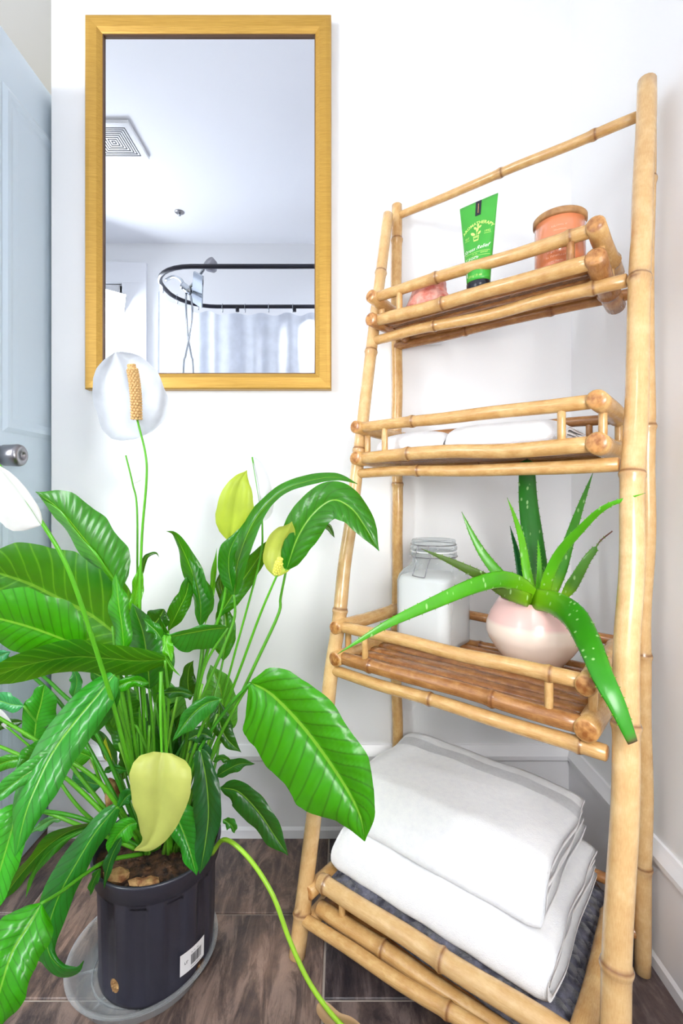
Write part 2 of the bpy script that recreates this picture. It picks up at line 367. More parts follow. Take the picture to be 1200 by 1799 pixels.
# door leaf, seen past the end of the back wall
XD = -.812
dr = S(box('door_1', (XD-.035, 1.02, .008), (XD, 1.79, 2.045), M['door']))
def panel(y0, y1, z0, z1, parent):
    V = []; Fc = []
    rings = [(0, .0006), (.012, .006), (.022, .006), (.034, -.0002+.0035), (.05, .0045)]
    for ins, h in rings:
        for a, b in ((y0+ins, z0+ins), (y1-ins, z0+ins), (y1-ins, z1-ins), (y0+ins, z1-ins)): V.append((XD+h, a, b))
    for r in range(len(rings)-1):
        for k in range(4): Fc.append((r*4+k, r*4+(k+1) % 4, (r+1)*4+(k+1) % 4, (r+1)*4+k))
    Fc.append(tuple((len(rings)-1)*4+k for k in range(4)))
    return mesh('door_panel', V, Fc, M['door'], parent, smooth=False)
for (a, b) in ((1.145, 1.37), (1.46, 1.68)):
    for z0, z1 in ((.16, .94), (1.08, 1.92)): panel(a, b, z0, z1, dr)
def knob():
    c = px(10, 800, 1.112); x0 = XD
    prof = [(0, .031), (.006, .031), (.007, .014), (.022, .012), (.026, .018), (.030, .0245), (.062, .026), (.068, .024), (.071, .020), (.0712, .009), (.068, .0088), (.068, .0)]
    V = []; seg = 28
    for d, r in prof:
        for k in range(seg):
            a = 2*math.pi*k/seg; V.append((x0+d, c.y+r*math.cos(a), c.z+r*math.sin(a)))
    Fc = [(i*seg+k, i*seg+(k+1) % seg, (i+1)*seg+(k+1) % seg, (i+1)*seg+k) for i in range(len(prof)-1) for k in range(seg)]
    o = mesh('door_handle', V, Fc, M['steel'], dr); o['label'] = 'satin steel round door knob with a keyhole'
    return o
knob()
# outlet plate behind the top shelf
op = thing('wall_outlet', (.239, D, 1.338), 'white outlet cover plate on the wall, just under the top rack shelf', 'outlet')
box('cover_plate', (.204, D-.006, 1.338), (.274, D, 1.453), M['white'], op, .002)
for zz in (1.366, 1.412): box('socket', (.222, D-.0085, zz-.014), (.256, D-.005, zz+.014), M['white'], op, .003)

# ------------------------------------------------------------------ mirror
mx0, mx1, mz0, mz1 = px(148, 0, 1.282).x, px(582, 0, 1.282).x, px(0, 683, 1.282).z, px(0, 24, 1.282).z
mr = thing('wall_mirror', ((mx0+mx1)/2, D-.002, mz0), 'tall rectangular wall mirror in a brushed gold frame above the leafy plant', 'mirror')
fw = .043
def framebar(corners):  # mitred moulding
    prof = [(0, .002), (0, .024), (.003, .028), (.012, .0285), (fw-.012, .026), (fw-.003, .019), (fw, .017), (fw, .002)]
    (ax, az, ix, iz), (bx, bz, jx, jz) = corners
    V = []
    for (x, z, sx, sz) in ((ax, az, ix, iz), (bx, bz, jx, jz)):
        for d, h in prof: V.append((x+sx*d, D-h, z+sz*d))
    k = len(prof); Fc = [(i, (i+1) % k, k+(i+1) % k, k+i) for i in range(k)]+[tuple(range(k))[::-1], tuple(range(k, 2*k))]
    o = mesh('frame_rail', V, Fc, M['gold'], mr, smooth=False)
cs = [(mx0, mz0, 1, 1), (mx1, mz0, -1, 1), (mx1, mz1, -1, -1), (mx0, mz1, 1, -1)]
for i in range(4): framebar((cs[i], cs[(i+1) % 4]))
a0, a1, c0, c1 = mx0+fw, mx1-fw, mz0+fw, mz1-fw
o = join_boxes('inner_lip', [((a0-.002, D-.0165, c0), (a0+.0025, D-.003, c1)), ((a1-.0025, D-.0165, c0), (a1+.002, D-.003, c1)), ((a0, D-.0165, c1-.0025), (a1, D-.003, c1+.002)), ((a0, D-.0165, c0-.002), (a1, D-.003, c0+.0025))], M['lip'], mr)
box('mirror_glass', (a0-.003, D-.010, c0-.003), (a1+.003, D-.003, c1+.003), M['mirror'], mr)

# ------------------------------------------------------------------ things seen in the mirror
cv_ = thing('ceiling_vent', (-1.068, .352, ZC), 'square white ceiling exhaust vent with concentric dark slots', 'vent')
hs_ = .12
box('vent_cover', (-1.068-hs_, .352-hs_, ZC-.016), (-1.068+hs_, .352+hs_, ZC), M['white'], cv_, .004)
for i in range(8):
    h = .09-i*.0115; t = .0017; z = ZC-.0172
    if h < .008: continue
    x, y = -1.068, .352
    join_boxes('slot', [((x-h, y-h, z), (x+h, y-h+t*2, z+.002)), ((x-h, y+h-t*2, z), (x+h, y+h, z+.002)), ((x-h, y-h, z), (x-h+t*2, y+h, z+.002)), ((x+h-t*2, y-h, z), (x+h, y+h, z+.002))], M['dark'], cv_)
sp_ = thing('ceiling_sprinkler', (-.957, -.228, ZC), 'small round steel sprinkler head set in the ceiling', 'sprinkler')
lathe('sprinkler_plate', (-.957, -.228, ZC-.006), [(.0, 0), (.020, 0), (.027, .003), (.028, .006)], M['steel'], sp_, 28)
lathe('sprinkler_head', (-.957, -.228, ZC-.02), [(.0, 0), (.009, 0), (.009, .003), (.004, .004), (.004, .014)], M['chrome'], sp_, 16)
ZR = 2.05
rod = thing('shower_rod', (-.2, 0, ZR), 'black looped shower curtain rod hanging in the tub area, seen in the mirror', 'curtain rod')
ring = [(XR, .25), (.2, .25), (-.3, .25), (-.74, .25)]
for k in range(1, 9):
    a = math.pi/2*k/8; ring.append((-.74-.22*math.sin(a), .03+.22*math.cos(a)))
ring += [(-.96, -.02)]
for k in range(1, 9):
    a = math.pi/2*k/8; ring.append((-.74-.22*math.cos(a), -.03-.22*math.sin(a)))
ring += [(-.3, -.25), (.2, -.25), (XR, -.25)]
tube('rod', [(x, y, ZR) for x, y in ring], .0115, M['black'], rod, 12)
for x, y in ((XR-.004, .25), (XR-.004, -.25)):
    V, Fc, UV = tubevf([(x-.012, y, ZR), (x+.004, y, ZR)], .03, 20); mesh('flange', V, Fc, M['black'], rod)
for x in (-.62, -.28): tube('ceiling_support', [(x, -.25, ZR), (x, -.25, ZR-.03)], .011, M['black'], rod, 10)
cur = thing('shower_curtain', (-.2, -.25, .25), 'translucent white shower curtain hanging from the far side of the black rod', 'curtain')
path = []
pts = [(.60, -.25), (.3, -.25), (0, -.25), (-.3, -.25), (-.6, -.25), (-.74, -.245), (-.86, -.20), (-.93, -.12), (-.96, 0), (-.955, .08), (-.93, .14)]
sp = spline(pts, 260); V = []; UVc = []
for i, p in enumerate(sp):
    d = np.array(sp[min(i+1, 259)])-np.array(sp[max(i-1, 0)]); d /= np.linalg.norm(d); nn = np.array([-d[1], d[0]])
    gath = 1 if i < 190 else 1.7
    for j in range(9):
        z = ZR-.045-j/8*(ZR-.30); amp = (.008+.010*j/8)*gath
        q = np.array(p)+nn*(amp*math.sin(i*.33*(1.25 if i > 190 else 1)+.6*math.sin(i*.05)))
        V.append((q[0], q[1], z+.008*math.cos(i*.29)*(j == 0))); UVc.append((.5, .5))
Fc = [(i*9+j, i*9+j+1, (i+1)*9+j+1, (i+1)*9+j) for i in range(259) for j in range(8)]
mesh('curtain_cloth', V, Fc, M['curtain'], cur, uv=UVc, color=(214, 219, 230))
for k in range(13):
    p = sp[int(8+k*19.5)]
    pts = [(p[0], p[1]+.014*math.cos(a), ZR-.010+.026*math.sin(a)) for a in np.linspace(0, 2*math.pi, 14)]
    o = tube('curtain_ring', pts, .0016, M['chrome'], cur, 6)
# hand shower and rain head
sh = thing('shower_set', (-.83, .0, 1.2), 'chrome shower with square rain head, round head and crossing hoses', 'shower')
def sp3(P, n=24): return [Vector(p) for p in spline3(P, n)]
def spline3(P, n):
    P = [np.array(p, float) for p in P]; m = len(P); Q = [2*P[0]-P[1]]+P+[2*P[-1]-P[-2]]; out = []
    for t in np.linspace(0, m-1-1e-6, n):
        i = int(t); u = t-i; a, b, c, e = Q[i], Q[i+1], Q[i+2], Q[i+3]
        out.append(.5*((2*b)+(-a+c)*u+(2*a-5*b+4*c-e)*u*u+(-a+3*b-3*c+e)*u**3))
    return out
def mp(x, y, Yv):      # a point seen in the mirror at pixel x, y, virtual depth Yv
    p = px(x, y, Yv); return Vector((p.x, 2*(D-.01)-Yv, p.z))
tube('shower_arm', sp3([mp(292, 492, 2.72), mp(305, 486, 2.68), mp(318, 492, 2.64), mp(326, 506, 2.62)]), .009, M['chrome'], sh, 10)
tube('diverter', sp3([mp(322, 502, 2.62), mp(334, 512, 2.6)], 6), .020, M['chrome'], sh, 14)
tube('hose', sp3([mp(327, 515, 2.61), mp(327, 545, 2.6), mp(330, 590, 2.6), mp(336, 625, 2.6), mp(340, 660, 2.6), mp(345, 900, 2.6)]), .0055, M['chrome'], sh, 8)
tube('hose', sp3([mp(334, 515, 2.6), mp(338, 545, 2.58), mp(333, 590, 2.58), mp(326, 625, 2.58), mp(322, 660, 2.58), mp(316, 900, 2.58)]), .0055, M['chrome'], sh, 8)
def plate(q, mat, name, par, th):
    q = [Vector(v) for v in q]; n = (q[1]-q[0]).cross(q[3]-q[0]).normalized()*th
    V = q+[v+n for v in q]; Fc = [(0, 1, 2, 3), (7, 6, 5, 4)]+[(i, (i+1) % 4, 4+(i+1) % 4, 4+i)[::-1] for i in range(4)]
    return mesh(name, V, Fc, mat, par, smooth=False)
q4 = [mp(342, 476, 2.52), mp(358, 485, 2.52), mp(356, 540, 2.66), mp(338, 528, 2.66)]
plate(q4, M['chrome'], 'rain_head', sh, .012)
V = []; Fc = []
for k in range(11):
    a = .06+k*.083; P0 = q4[0].lerp(q4[3], a); P1 = q4[1].lerp(q4[2], min(1, a+.04)); n = (q4[1]-q4[0]).cross(q4[3]-q4[0]).normalized()*-.002
    v, f, _ = tubevf([P0.lerp(P1, .08)+n, P0.lerp(P1, .92)+n], .0028, 6); m = len(V); V += v; Fc += [tuple(i+m for i in g) for g in f]
o = mesh('nozzle_rows', V, Fc, M['dark'], sh); o['kind'] = 'stuff'
P0 = mp(366, 462, 2.50); V, Fc, _ = tubevf([P0, P0+Vector((.012, -.02, -.008)), P0+Vector((.02, -.045, -.02))], [.037, .036, .015], 22); mesh('round_head', V, Fc, M['steel'], sh)
tube('head_arm', sp3([mp(330, 508, 2.6), mp(345, 492, 2.58), mp(360, 470, 2.54)]), .008, M['chrome'], sh, 10)

# ------------------------------------------------------------------ bamboo rack
O = Vector((.14955, 1.29, 0)); UA = Vector((.77259, -.63491, 0)); VA = Vector((-.63491, -.77259, 0))
def R(u, v, z): return O+UA*u+VA*v+Vector((0, 0, z))
rack = thing('bamboo_shelf_rack', O, 'tall four-tier bamboo A-frame shelf rack standing across the white corner', 'shelf')
def pole(name, A, B, r, nodes=(), parent=None, mat='bamboo', r2=None, wob=.0012, seg=16, knots=(), seed=0):
    A = Vector(A); B = Vector(B); L = (B-A).length; r2 = r2 or r
    ts = set(np.linspace(0, 1, max(4, int(L/.03))).tolist())
    for t in nodes:
        for d in (-.016, -.008, -.0035, 0, .0035, .008, .016): ts.add(min(max(t+d/L, .001), .999))
    ts = sorted(ts); ts = [0, 0]+ts+[1, 1]
    _, T, fr = frames([A, B]); X, Y_ = fr[0]; V = []; UV = []; AT = []
    n = len(ts)
    for i, t in enumerate(ts):
        base = (r+(r2-r)*t); cap = 0; nd = 0
        if i == 0 or i == n-1: rr = 0.0001; cap = 1
        elif i == 1 or i == n-2: rr = base*.78; cap = 1
        elif i == 2 or i == n-3: rr = base*.97
        else: rr = base
        for q in nodes:
            d = (t-q)*L
            if abs(d) < .03:
                rr += base*.16*math.exp(-(d/.0065)**2)-base*.05*math.exp(-((d-.008)/.004)**2)
                nd = max(nd, .85*math.exp(-((d-.0035)/.0022)**2), .25*math.exp(-(d/.012)**2))
        w1 = Vector((fn((seed*7.1, t*L*5, 0)), fn((t*L*5, seed*3.3, 5)), 0))*wob*6*math.sin(math.pi*t)
        cpt = A.lerp(B, t)+X*w1.x+Y_*w1.y
        off = (-T[0] if i < 3 else T[0])*(.0022 if i in (0, 1, n-1, n-2) else 0)
        for k in range(seg):
            a = 2*math.pi*k/seg; kr = 1; kd = nd
            for (tq, ang) in knots:
                dd = math.hypot((t-tq)*L/.012, (math.atan2(math.sin(a-ang), math.cos(a-ang)))/.7)
                kr += .12*math.exp(-dd*dd*1.2); kd = max(kd, .9*math.exp(-((dd-.45)/.25)**2))
            e = 1+.02*math.sin(2*a+seed)
            V.append(cpt+off+(X*math.cos(a)+Y_*math.sin(a))*rr*kr*e); UV.append((k/seg*1.0, t*L*3+seed*1.7)); AT.append((kd, cap, 0, 1))
    Fc = [(i*seg+k, i*seg+(k+1) % seg, (i+1)*seg+(k+1) % seg, (i+1)*seg+k) for i in range(n-1) for k in range(seg)]
    return mesh(name, V, Fc, M[mat], parent, uv=UV, attr=AT)
def legv(z): return .0385+.3665*(1-z/1.667)
W = .5648
sd = 1
pole('back_leg', R(0, 0, 0), R(0, 0, 1.708), .0145, (.12, .33, .56, .80, .945), rack, 'bamboo', seed=1)
pole('back_leg', R(W, 0, 0), R(W+.008, -.006, 1.71), .0150, (.119, .36, .62, .90), rack, 'bamboo_leg', seed=2)
pole('front_leg', R(.023, .405, 0), R(-.003, .0385, 1.667), .0170, (.045, .22, .40, .62, .77, .90), rack, 'bamboo_leg', r2=.0135, seed=3, wob=.0016, knots=((.05, 2.4),))
pole('front_leg', R(W+.015, .405, 0), R(W+.012, .0385, 1.70), .0195, (.165, .345, .565, .765), rack, 'bamboo_leg', r2=.0165, seed=4, wob=.0014, knots=((.765, 2.2),))
pole('top_rail', R(.012, 0, 1.678), R(W-.010, 0, 1.668), .0095, (.5, .86), rack, 'bamboo', seed=5, r2=.0105)
def wood_dowel(A, B, r, mat='bamboo', seed=0): return pole('baluster', A, B, r, (), rack, mat, seed=seed, seg=10, wob=0)
UL, UR = .034, .530
#            z_top, z_bot, v_front, v_back, leg-bar z, rises to the right
shelves = [(1.402, 1.346, .155, .005, 1.312, -.004, 'bamboo'), (1.083, 1.012, .215, .005, .978, 0, 'bamboo'), (.640, .572, .288, .000, .541, 0, 'bamboo'), (.1345, .080, .372, .0, .067, .020, 'bamboo')]
for si, (zt, zb, vf, vb, zl, dz, mt) in enumerate(shelves):
    rs = .0165; UR = .516 if si == 0 else .530
    for side, u in ((0, UL), (1, UR)):
        dd = dz*side; g = 1 if side == 0 else 1.12
        b = .0 if si else -.008
        pole('side_rail', R(u, vf+.012, zt+dd-(.014 if si == 3 else 0)), R(u, vb-.022, zt+dd-.008-(.012 if si == 0 else 0)), rs*.92*g, (.72,), rack, mt if side == 0 else 'bamboo', seed=10+si*9+side)
        pole('side_rail', R(u, vf+.012, zb+dd-(.022 if si == 3 else 0)), R(u, vb-.022, zb+dd-.004-(.026 if si == 0 and side else 0)), rs*g, (.66,), rack, 'bamboo_dk' if si == 0 else mt, seed=13+si*9+side)
        for vv in (vf-.035, vb+.03):
            wood_dowel(R(u, vv, zb+dd+.008), R(u, vv, zt+dd-.008), .0072, seed=si*5+side)
    vr = vf-.004 if si < 3 else vf-.012
    pole('front_rail', R(UL+.012, vr, zt), R(UR-.010, vr, zt+dz), .0118 if si < 3 else .0155, ((.33, .92), (.27,), (.90,), (.03, .58))[si], rack, 'bamboo' if si < 3 else 'bamboo_leg', seed=41+si, r2=.0125 if si < 3 else .0165)
    pole('front_rail', R(UL+.012, vr, zb), R(UR-.010, vr, zb+dz), .0138 if si < 3 else .0155, ((.36,), (.25,), (.15, .7), (.33,))[si], rack, 'bamboo_dk' if si == 2 else 'bamboo', seed=51+si, r2=.0145)
    pole('back_rail', R(UL+.01, vb+.002, zt-.004), R(UR-.01, vb+.002, zt+dz-.004), .0105, (.6,), rack, 'bamboo_dk', seed=61+si)
    pole('back_rail', R(UL+.01, vb+.002, zb-.004), R(UR-.01, vb+.002, zb+dz-.004), .0105, (.4,), rack, 'bamboo_dk', seed=71+si)
    for uu in (.104, .472):
        wood_dowel(R(uu, vr, zb+.008+dz*uu), R(uu, vr, zt-.006+dz*uu), .0072, 'bamboo' if not (si == 0 and uu > .4) else 'bamboo_dk', seed=si)
        wood_dowel(R(uu, vb+.002, zb+.004+dz*uu), R(uu, vb+.002, zt-.008+dz*uu), .0068, 'bamboo_dk', seed=si+3)
    # slats of split bamboo
    ns = max(3, int(round((vr-vb-.03)/.0345))); pitch = (vr-vb-.026)/ns
    for k in range(ns):
        v0 = vb+.014+k*pitch+.002; v1 = v0+pitch-.0045
        V = []; UV = []; AT = []; m = 14; sdk = random.random()*9; nd0 = random.uniform(.15, .85)
        for i in range(m+1):
            t = i/m; u = UL+.006+(UR-UL-.012)*t; zz = zb-.001+dz*u/.53
            w2 = .0014*math.sin(t*5+sdk)
            for (vv, zo) in ((v0, -.007), (v0+.001, .0), (v0*.7+v1*.3, .0028), (v0*.3+v1*.7, .0028), (v1-.001, .0), (v1, -.007)):
                V.append(R(u, vv+w2, zz+zo)); UV.append(((vv-v0)*14, u*3+sdk)); AT.append((.7*math.exp(-((t-nd0)/.03)**2), 0, 0, 1))
        Fc = [(i*6+k2, i*6+(k2+1) % 6, (i+1)*6+(k2+1) % 6, (i+1)*6+k2) for i in range(m) for k2 in range(6)]+[tuple(range(6))[::-1], tuple(m*6+k2 for k2 in range(6))]
        mesh('slat', V, Fc, M['slat'], rack, uv=UV, attr=AT)
    # bars between the legs
    lv = legv(zl)
    pole('cross_bar', R(.012, lv, zl), R(W-.010, lv, zl+dz*(1.2 if si < 3 else 2.6)), .0115, ((.30, .9), (.30,), (.45, .93), (.62,))[si], rack, 'bamboo', seed=81+si, r2=.0125, knots=((.5, 2.2),) if si == 3 else ())
    zk = (1.326, .995, .556, .060)[si]
    pole('cross_bar', R(.0, .005, zk), R(W, .0, zk+dz*.5), .0110, (.35, .7), rack, 'bamboo_dk', seed=91+si)

# ------------------------------------------------------------------ towels
def towel(name, label, u0, u1, v0, v1, z0, z1, layers, mat, cat='towel', th=None, slump=.02, skew=0, fr=1.0, group=None, seed=0, band=False, nz=.0022):
    """a folded towel: sheets stacked, the open edges at the right and left, the folds at the front"""
    root = tag(bpy.data.objects.new(name, None), label, cat, group); C.objects.link(root); root.location = R((u0+u1)/2, (v0+v1)/2, z0)
    hgt = z1-z0; th = hgt/layers
    for L in range((layers+1)//2):       # nested U folds around the middle
        zl, zh = z0+L*th, z1-L*th; rad = (zh-zl)/2; ins = L*th*.9
        if L == layers//2: # odd: central single sheet
            path = [(v0+.01, zl+th/2), (v1-rad-ins, zl+th/2)]; closed = True
        vfw = v1-ins*.6-rad*fr
        cp = []       # centreline of the sheet
        zc0, zc1 = zl+th/2, zh-th/2; rr = max((zc1-zc0)/2, .0001)
        for t in np.linspace(0, 1, 26): cp.append((v0+.004*L+(vfw-v0)*t, zc0))
        if rr > .002:
            for a in np.linspace(-math.pi/2, math.pi/2, 14)[1:-1]: cp.append((vfw+rr*fr*math.cos(a)*1.0, (zc0+zc1)/2+rr*math.sin(a)))
            for t in np.linspace(1, 0, 26): cp.append((v0+.006*L+(vfw-v0)*t, zc1))
        n = len(cp); prof = []
        h = th*.5*1.02
        outer, inner = [], []
        for i in range(n):
            a = cp[max(i-1, 0)]; b = cp[min(i+1, n-1)]; d = np.array([b[0]-a[0], b[1]-a[1]]); d /= max(1e-9, np.linalg.norm(d)); nn = np.array([d[1], -d[0]])
            e = min(1, .55+.45*min(i, n-1-i)/2)
            outer.append((cp[i][0]+nn[0]*h*e, cp[i][1]+nn[1]*h*e)); inner.append((cp[i][0]-nn[0]*h*e, cp[i][1]-nn[1]*h*e))
        loop = outer+inner[::-1]; k = len(loop); m = 44; V = []; UV = []
        for j in range(m+1):
            t = j/m; ed = min(t, 1-t)*m
            pinch = 1-.45*max(0, 1-ed/1.6)
            for q in range(k):
                vv, zz = loop[q]; qi = q if q < n else 2*n-1-q
                cc = cp[qi]; vv = cc[0]+(vv-cc[0])*pinch; zz = cc[1]+(zz-cc[1])*pinch
                cen = (z0+z1)/2
                # edges wander layer by layer; the middle sags between the folds
                off = .010*fn((cc[0]*9, cc[1]*30+L*3+seed, 1.5))*(1 if t > .5 else .8)-L*.004*(1 if t > .5 else -1)
                u = u0+(u1-u0)*t+off*abs(2*t-1)**2
                zrel = (zz-z0)/hgt; front = (vv-v0)/(v1-v0)
                vv2 = vv-slump*max(0, zrel-.1)*front+skew*(t-.5)
                big = fn((u*7+seed, vv*7, zz*5))*.006*zrel+fn((u*20+seed*2, vv*22, zz*18))*nz
                zz2 = zz+big-(.012*zrel*max(0, (t-.8)/.2)**2)-(.006*zrel*max(0, (.15-t)/.15)**2)+.006*zrel*math.sin(math.pi*t)
                vv2 += fn((u*13, zz*16, seed+4))*.005*zrel
                V.append(R(u, vv2, max(zz2, z0+.0006))); UV.append((t, q/k))
        Fc = [(j*k+q, j*k+(q+1) % k, (j+1)*k+(q+1) % k, (j+1)*k+q) for j in range(m) for q in range(k)]
        for j in (0, m):    # end caps as strips across the sheet thickness
            for q in range(n-1):
                f = (j*k+q, j*k+q+1, j*k+2*n-2-q, j*k+2*n-1-q); Fc.append(f if j == 0 else f[::-1])
        if band and L == 0:
            mi = [1 if (Fc[i][0] % k) in range(n-9, n-5) and i < m*k else 0 for i in range(len(Fc))]
            mesh('fold', V, Fc, None, root, uv=UV, mats=[M[mat], M['towel_band']], midx=mi)
        else: mesh('fold', V, Fc, M[mat], root, uv=UV)
    return root
towel('bath_towel', 'charcoal textured towel, lowest in the stack on the bottom shelf', .050, .512, .006, .350, .092, .140, 2, 'towel_dk', slump=.0, seed=3, nz=.006, group='towels stacked on the bottom shelf')
towel('bath_towel', 'thick white folded bath towel lying directly on the charcoal towel', .050, .484, .006, .338, .146, .222, 4, 'towel', slump=.03, seed=11, fr=.55, group='towels stacked on the bottom shelf')
towel('bath_towel', 'white folded bath towel with a woven band, topmost of the stack', .040, .464, -.004, .318, .226, .308, 4, 'towel', slump=.075, seed=23, fr=.8, band=True, group='towels stacked on the bottom shelf')
towel('washcloth', 'white folded washcloth at the left end of the second shelf', .052, .225, .03, .175, 1.020, 1.064, 4, 'towel', seed=31, slump=.01, group='washcloths on the second shelf')
towel('washcloth', 'white folded washcloth at the right end of the second shelf', .235, .470, .03, .185, 1.020, 1.066, 4, 'towel', seed=37, slump=.01, group='washcloths on the second shelf')

# ------------------------------------------------------------------ top shelf things
TB = Vector((.285, .996, 1.3485)); th_ = math.atan2(-.63491, .77259)-.03
tx = Vector((math.cos(th_), math.sin(th_), 0)); tn = Vector((math.sin(th_), -math.cos(th_), 0))      # along the face, towards the viewer
tb = thing('lotion_tube', TB, 'green squeeze tube with black cap standing on the top shelf', 'tube')
def tube_pt(s, t, lift=0):   # s -1..1 across the front, t 0..1 up
    hw = .0245+(.0425-.0245)*t; dp = .0195*(1-t**1.15)+.0012*t
    a = s*math.pi/2; return TB+tx*(hw*math.sin(a))+tn*(dp*math.cos(a)+lift)+Vector((0, 0, .020+.170*t))
V = []; Fc = []; NS = 40
for j in range(25):
    t = j/24; hw = .0245+(.0425-.0245)*t; dp = .0195*(1-t**1.15)+.0012*t
    for k in range(NS):
        a = 2*math.pi*k/NS; V.append(TB+tx*(hw*math.sin(a))+tn*(dp*math.cos(a))+Vector((0, 0, .020+.170*t)))
Fc = [(j*NS+k, j*NS+(k+1) % NS, (j+1)*NS+(k+1) % NS, (j+1)*NS+k) for j in range(24) for k in range(NS)]+[tuple(range(NS))[::-1], tuple(24*NS+k for k in range(NS))]
mesh('tube_body', V, Fc, M['green_tube'], tb)
V = []
for (s_, z) in ((.9, 0), (1.0, .002), (1.02, .019), (.95, .0205)):
    for k in range(NS):
        a = 2*math.pi*k/NS; V.append(TB+tx*(.0248*s_*math.sin(a))+tn*(.0198*s_*math.cos(a))+Vector((0, 0, z)))
Fc = [(j*NS+k, j*NS+(k+1) % NS, (j+1)*NS+(k+1) % NS, (j+1)*NS+k) for j in range(3) for k in range(NS)]+[tuple(range(NS))[::-1], tuple(3*NS+k for k in range(NS))]
mesh('cap', V, Fc, M['black_pl'], tb)
def patch(name, s0, s1, t0, t1, mat, lift, fnc=tube_pt, n=6, par=None):
    V = []
    for i in range(n+1):
        for j in range(n+1): V.append(fnc(s0+(s1-s0)*i/n, t0+(t1-t0)*j/n, lift))
    Fc = [(i*(n+1)+j, (i+1)*(n+1)+j, (i+1)*(n+1)+j+1, i*(n+1)+j+1) for i in range(n) for j in range(n)]
    return mesh(name, V, Fc, mat, par or tb)
def tsz(x, z):   # metres on the face -> (s,t)
    t = (z-.020)/.170; hw = .0245+(.0425-.0245)*t; return math.asin(max(-1, min(1, x/hw)))/(math.pi/2), t
patch('black_strip', -.075, .12, .81, .998, M['black_pl'], .0006)
patch('strip_print', .015, .035, .84, .96, M['ink_gold'], .0010)
def glyphs(txt, size, shear=0, bold=0):
    cu = bpy.data.curves.new('glyphs', 'FONT'); cu.body = txt; cu.size = size; cu.shear = shear; cu.offset = bold; cu.align_x = 'CENTER'
    cu.resolution_u = 2; ob = bpy.data.objects.new('glyphs', cu); C.objects.link(ob)
    bpy.context.view_layer.update(); dg = bpy.context.evaluated_depsgraph_get(); me = bpy.data.meshes.new_from_object(ob.evaluated_get(dg))
    V = [tuple(v.co) for v in me.vertices]; Fc = [tuple(p.vertices) for p in me.polygons]
    bpy.data.objects.remove(ob); bpy.data.curves.remove(cu); bpy.data.meshes.remove(me); return V, Fc
def text_on(name, txt, size, fx, mat, par, shear=0, bold=0):
    V, Fc = glyphs(txt, size, shear, bold); return mesh(name, [fx(v[0], v[1]) for v in V], Fc, mat, par, smooth=False)
def dashes(name, fx, width, h, mat, par, seed):   # print too small to read: a row of little strokes
    q = random.Random(seed); x = -width/2; parts = []
    while x < width/2:
        wd = q.uniform(.35, .8)*h; k = q.random()
        if k > .15:
            parts.append(([fx(x, 0), fx(x+wd*.3, 0), fx(x+wd*.3, h), fx(x, h)], [(0, 1, 2, 3)]))
            yy = q.choice((0, h*.42, h*.8)); parts.append(([fx(x+wd*.3, yy), fx(x+wd, yy), fx(x+wd, yy+h*.2), fx(x+wd*.3, yy+h*.2)], [(0, 1, 2, 3)]))
        x += wd+h*.22
    V, Fc = merge(parts); return mesh(name, V, Fc, mat, par, smooth=False)
def on_tube(cx, cz, tilt=0, arc=0, xs=1.0):
    def f(x, y):
        x *= xs
        if arc: a = x/arc; X = (arc+y)*math.sin(a); Z = (arc+y)*math.cos(a)-arc
        else: X, Z = x, y+x*tilt
        s, t = tsz(cx+X, cz+Z); return tube_pt(s, t, .0007)
    return f
text_on('lettering', 'AROMATHERAPY', .0088, on_tube(.002, .138, arc=.040), M['ink_lime'], tb, bold=.0002)
text_on('lettering', 'EST', .0062, on_tube(-.0205, .112), M['ink_lime'], tb)
text_on('lettering', '1992', .0062, on_tube(.023, .116), M['ink_lime'], tb)
text_on('lettering', 'Stress Relief', .0108, on_tube(-.001, .083, tilt=.08), M['ink_white'], tb, shear=.45)
dashes('fine_print', on_tube(.008, .0735), .030, .0026, M['ink_lime'], tb, 1)
dashes('fine_print', on_tube(-.008, .064), .026, .0050, M['ink_white'], tb, 2)
dashes('fine_print', on_tube(.003, .045), .030, .0045, M['ink_white'], tb, 3)
text_on('lettering', '226 g / 8 oz', .0062, on_tube(.0, .027), M['ink_lime'], tb)
for (z, x0, x1) in ((.078, -.024, .028), (.0695, -.024, .028), (.109, -.0265, -.015), (.1135, .0165, .030)):
    s0, t0 = tsz(x0, z); s1, t1 = tsz(x1, z+.0006); patch('printed_line', s0, s1, t0, t1, M['ink_lime'], .0006)
s0, t0 = tsz(-.0195, .030); s1, t1 = tsz(-.0185, .044); patch('printed_line', s0, s1, t0, t1, M['ink_white'], .0006)
# little potted sprig print
def flatleaf(cx, cz, ang, L, wd):
    P = []
    for i in range(13):
        a = 2*math.pi*i/12; x = L/2*math.cos(a); y = wd/2*math.sin(a)*(1-abs(math.cos(a))**3*.6)
        X = cx+x*math.cos(ang)-y*math.sin(ang); Z = cz+x*math.sin(ang)+y*math.cos(ang); s, t = tsz(X, Z); P.append(tube_pt(s, t, .0008))
    return P[:-1], [tuple(range(12))]
parts = [flatleaf(-.0075, .1195, 2.5, .013, .006), flatleaf(.0065, .1185, .9, .009, .005), flatleaf(.002, .1265, 1.4, .011, .0055), flatleaf(-.003, .131, 2.3, .008, .005), flatleaf(.007, .131, .5, .009, .0045), flatleaf(.003, .1355, 1.6, .008, .0045), flatleaf(.001, .1205, 1.5, .016, .0012)]
def quadp(x0, z0, x1, z1, x2, z2, x3, z3):
    P = []
    for X, Z in ((x0, z0), (x1, z1), (x2, z2), (x3, z3)): s, t = tsz(X, Z); P.append(tube_pt(s, t, .0008))
    return P, [(0, 1, 2, 3)]
parts += [quadp(-.0065, .1115, .0065, .1115, .0065, .1135, -.0065, .1135), quadp(-.0050, .1025, .0050, .1025, .0062, .1105, -.0062, .1105)]
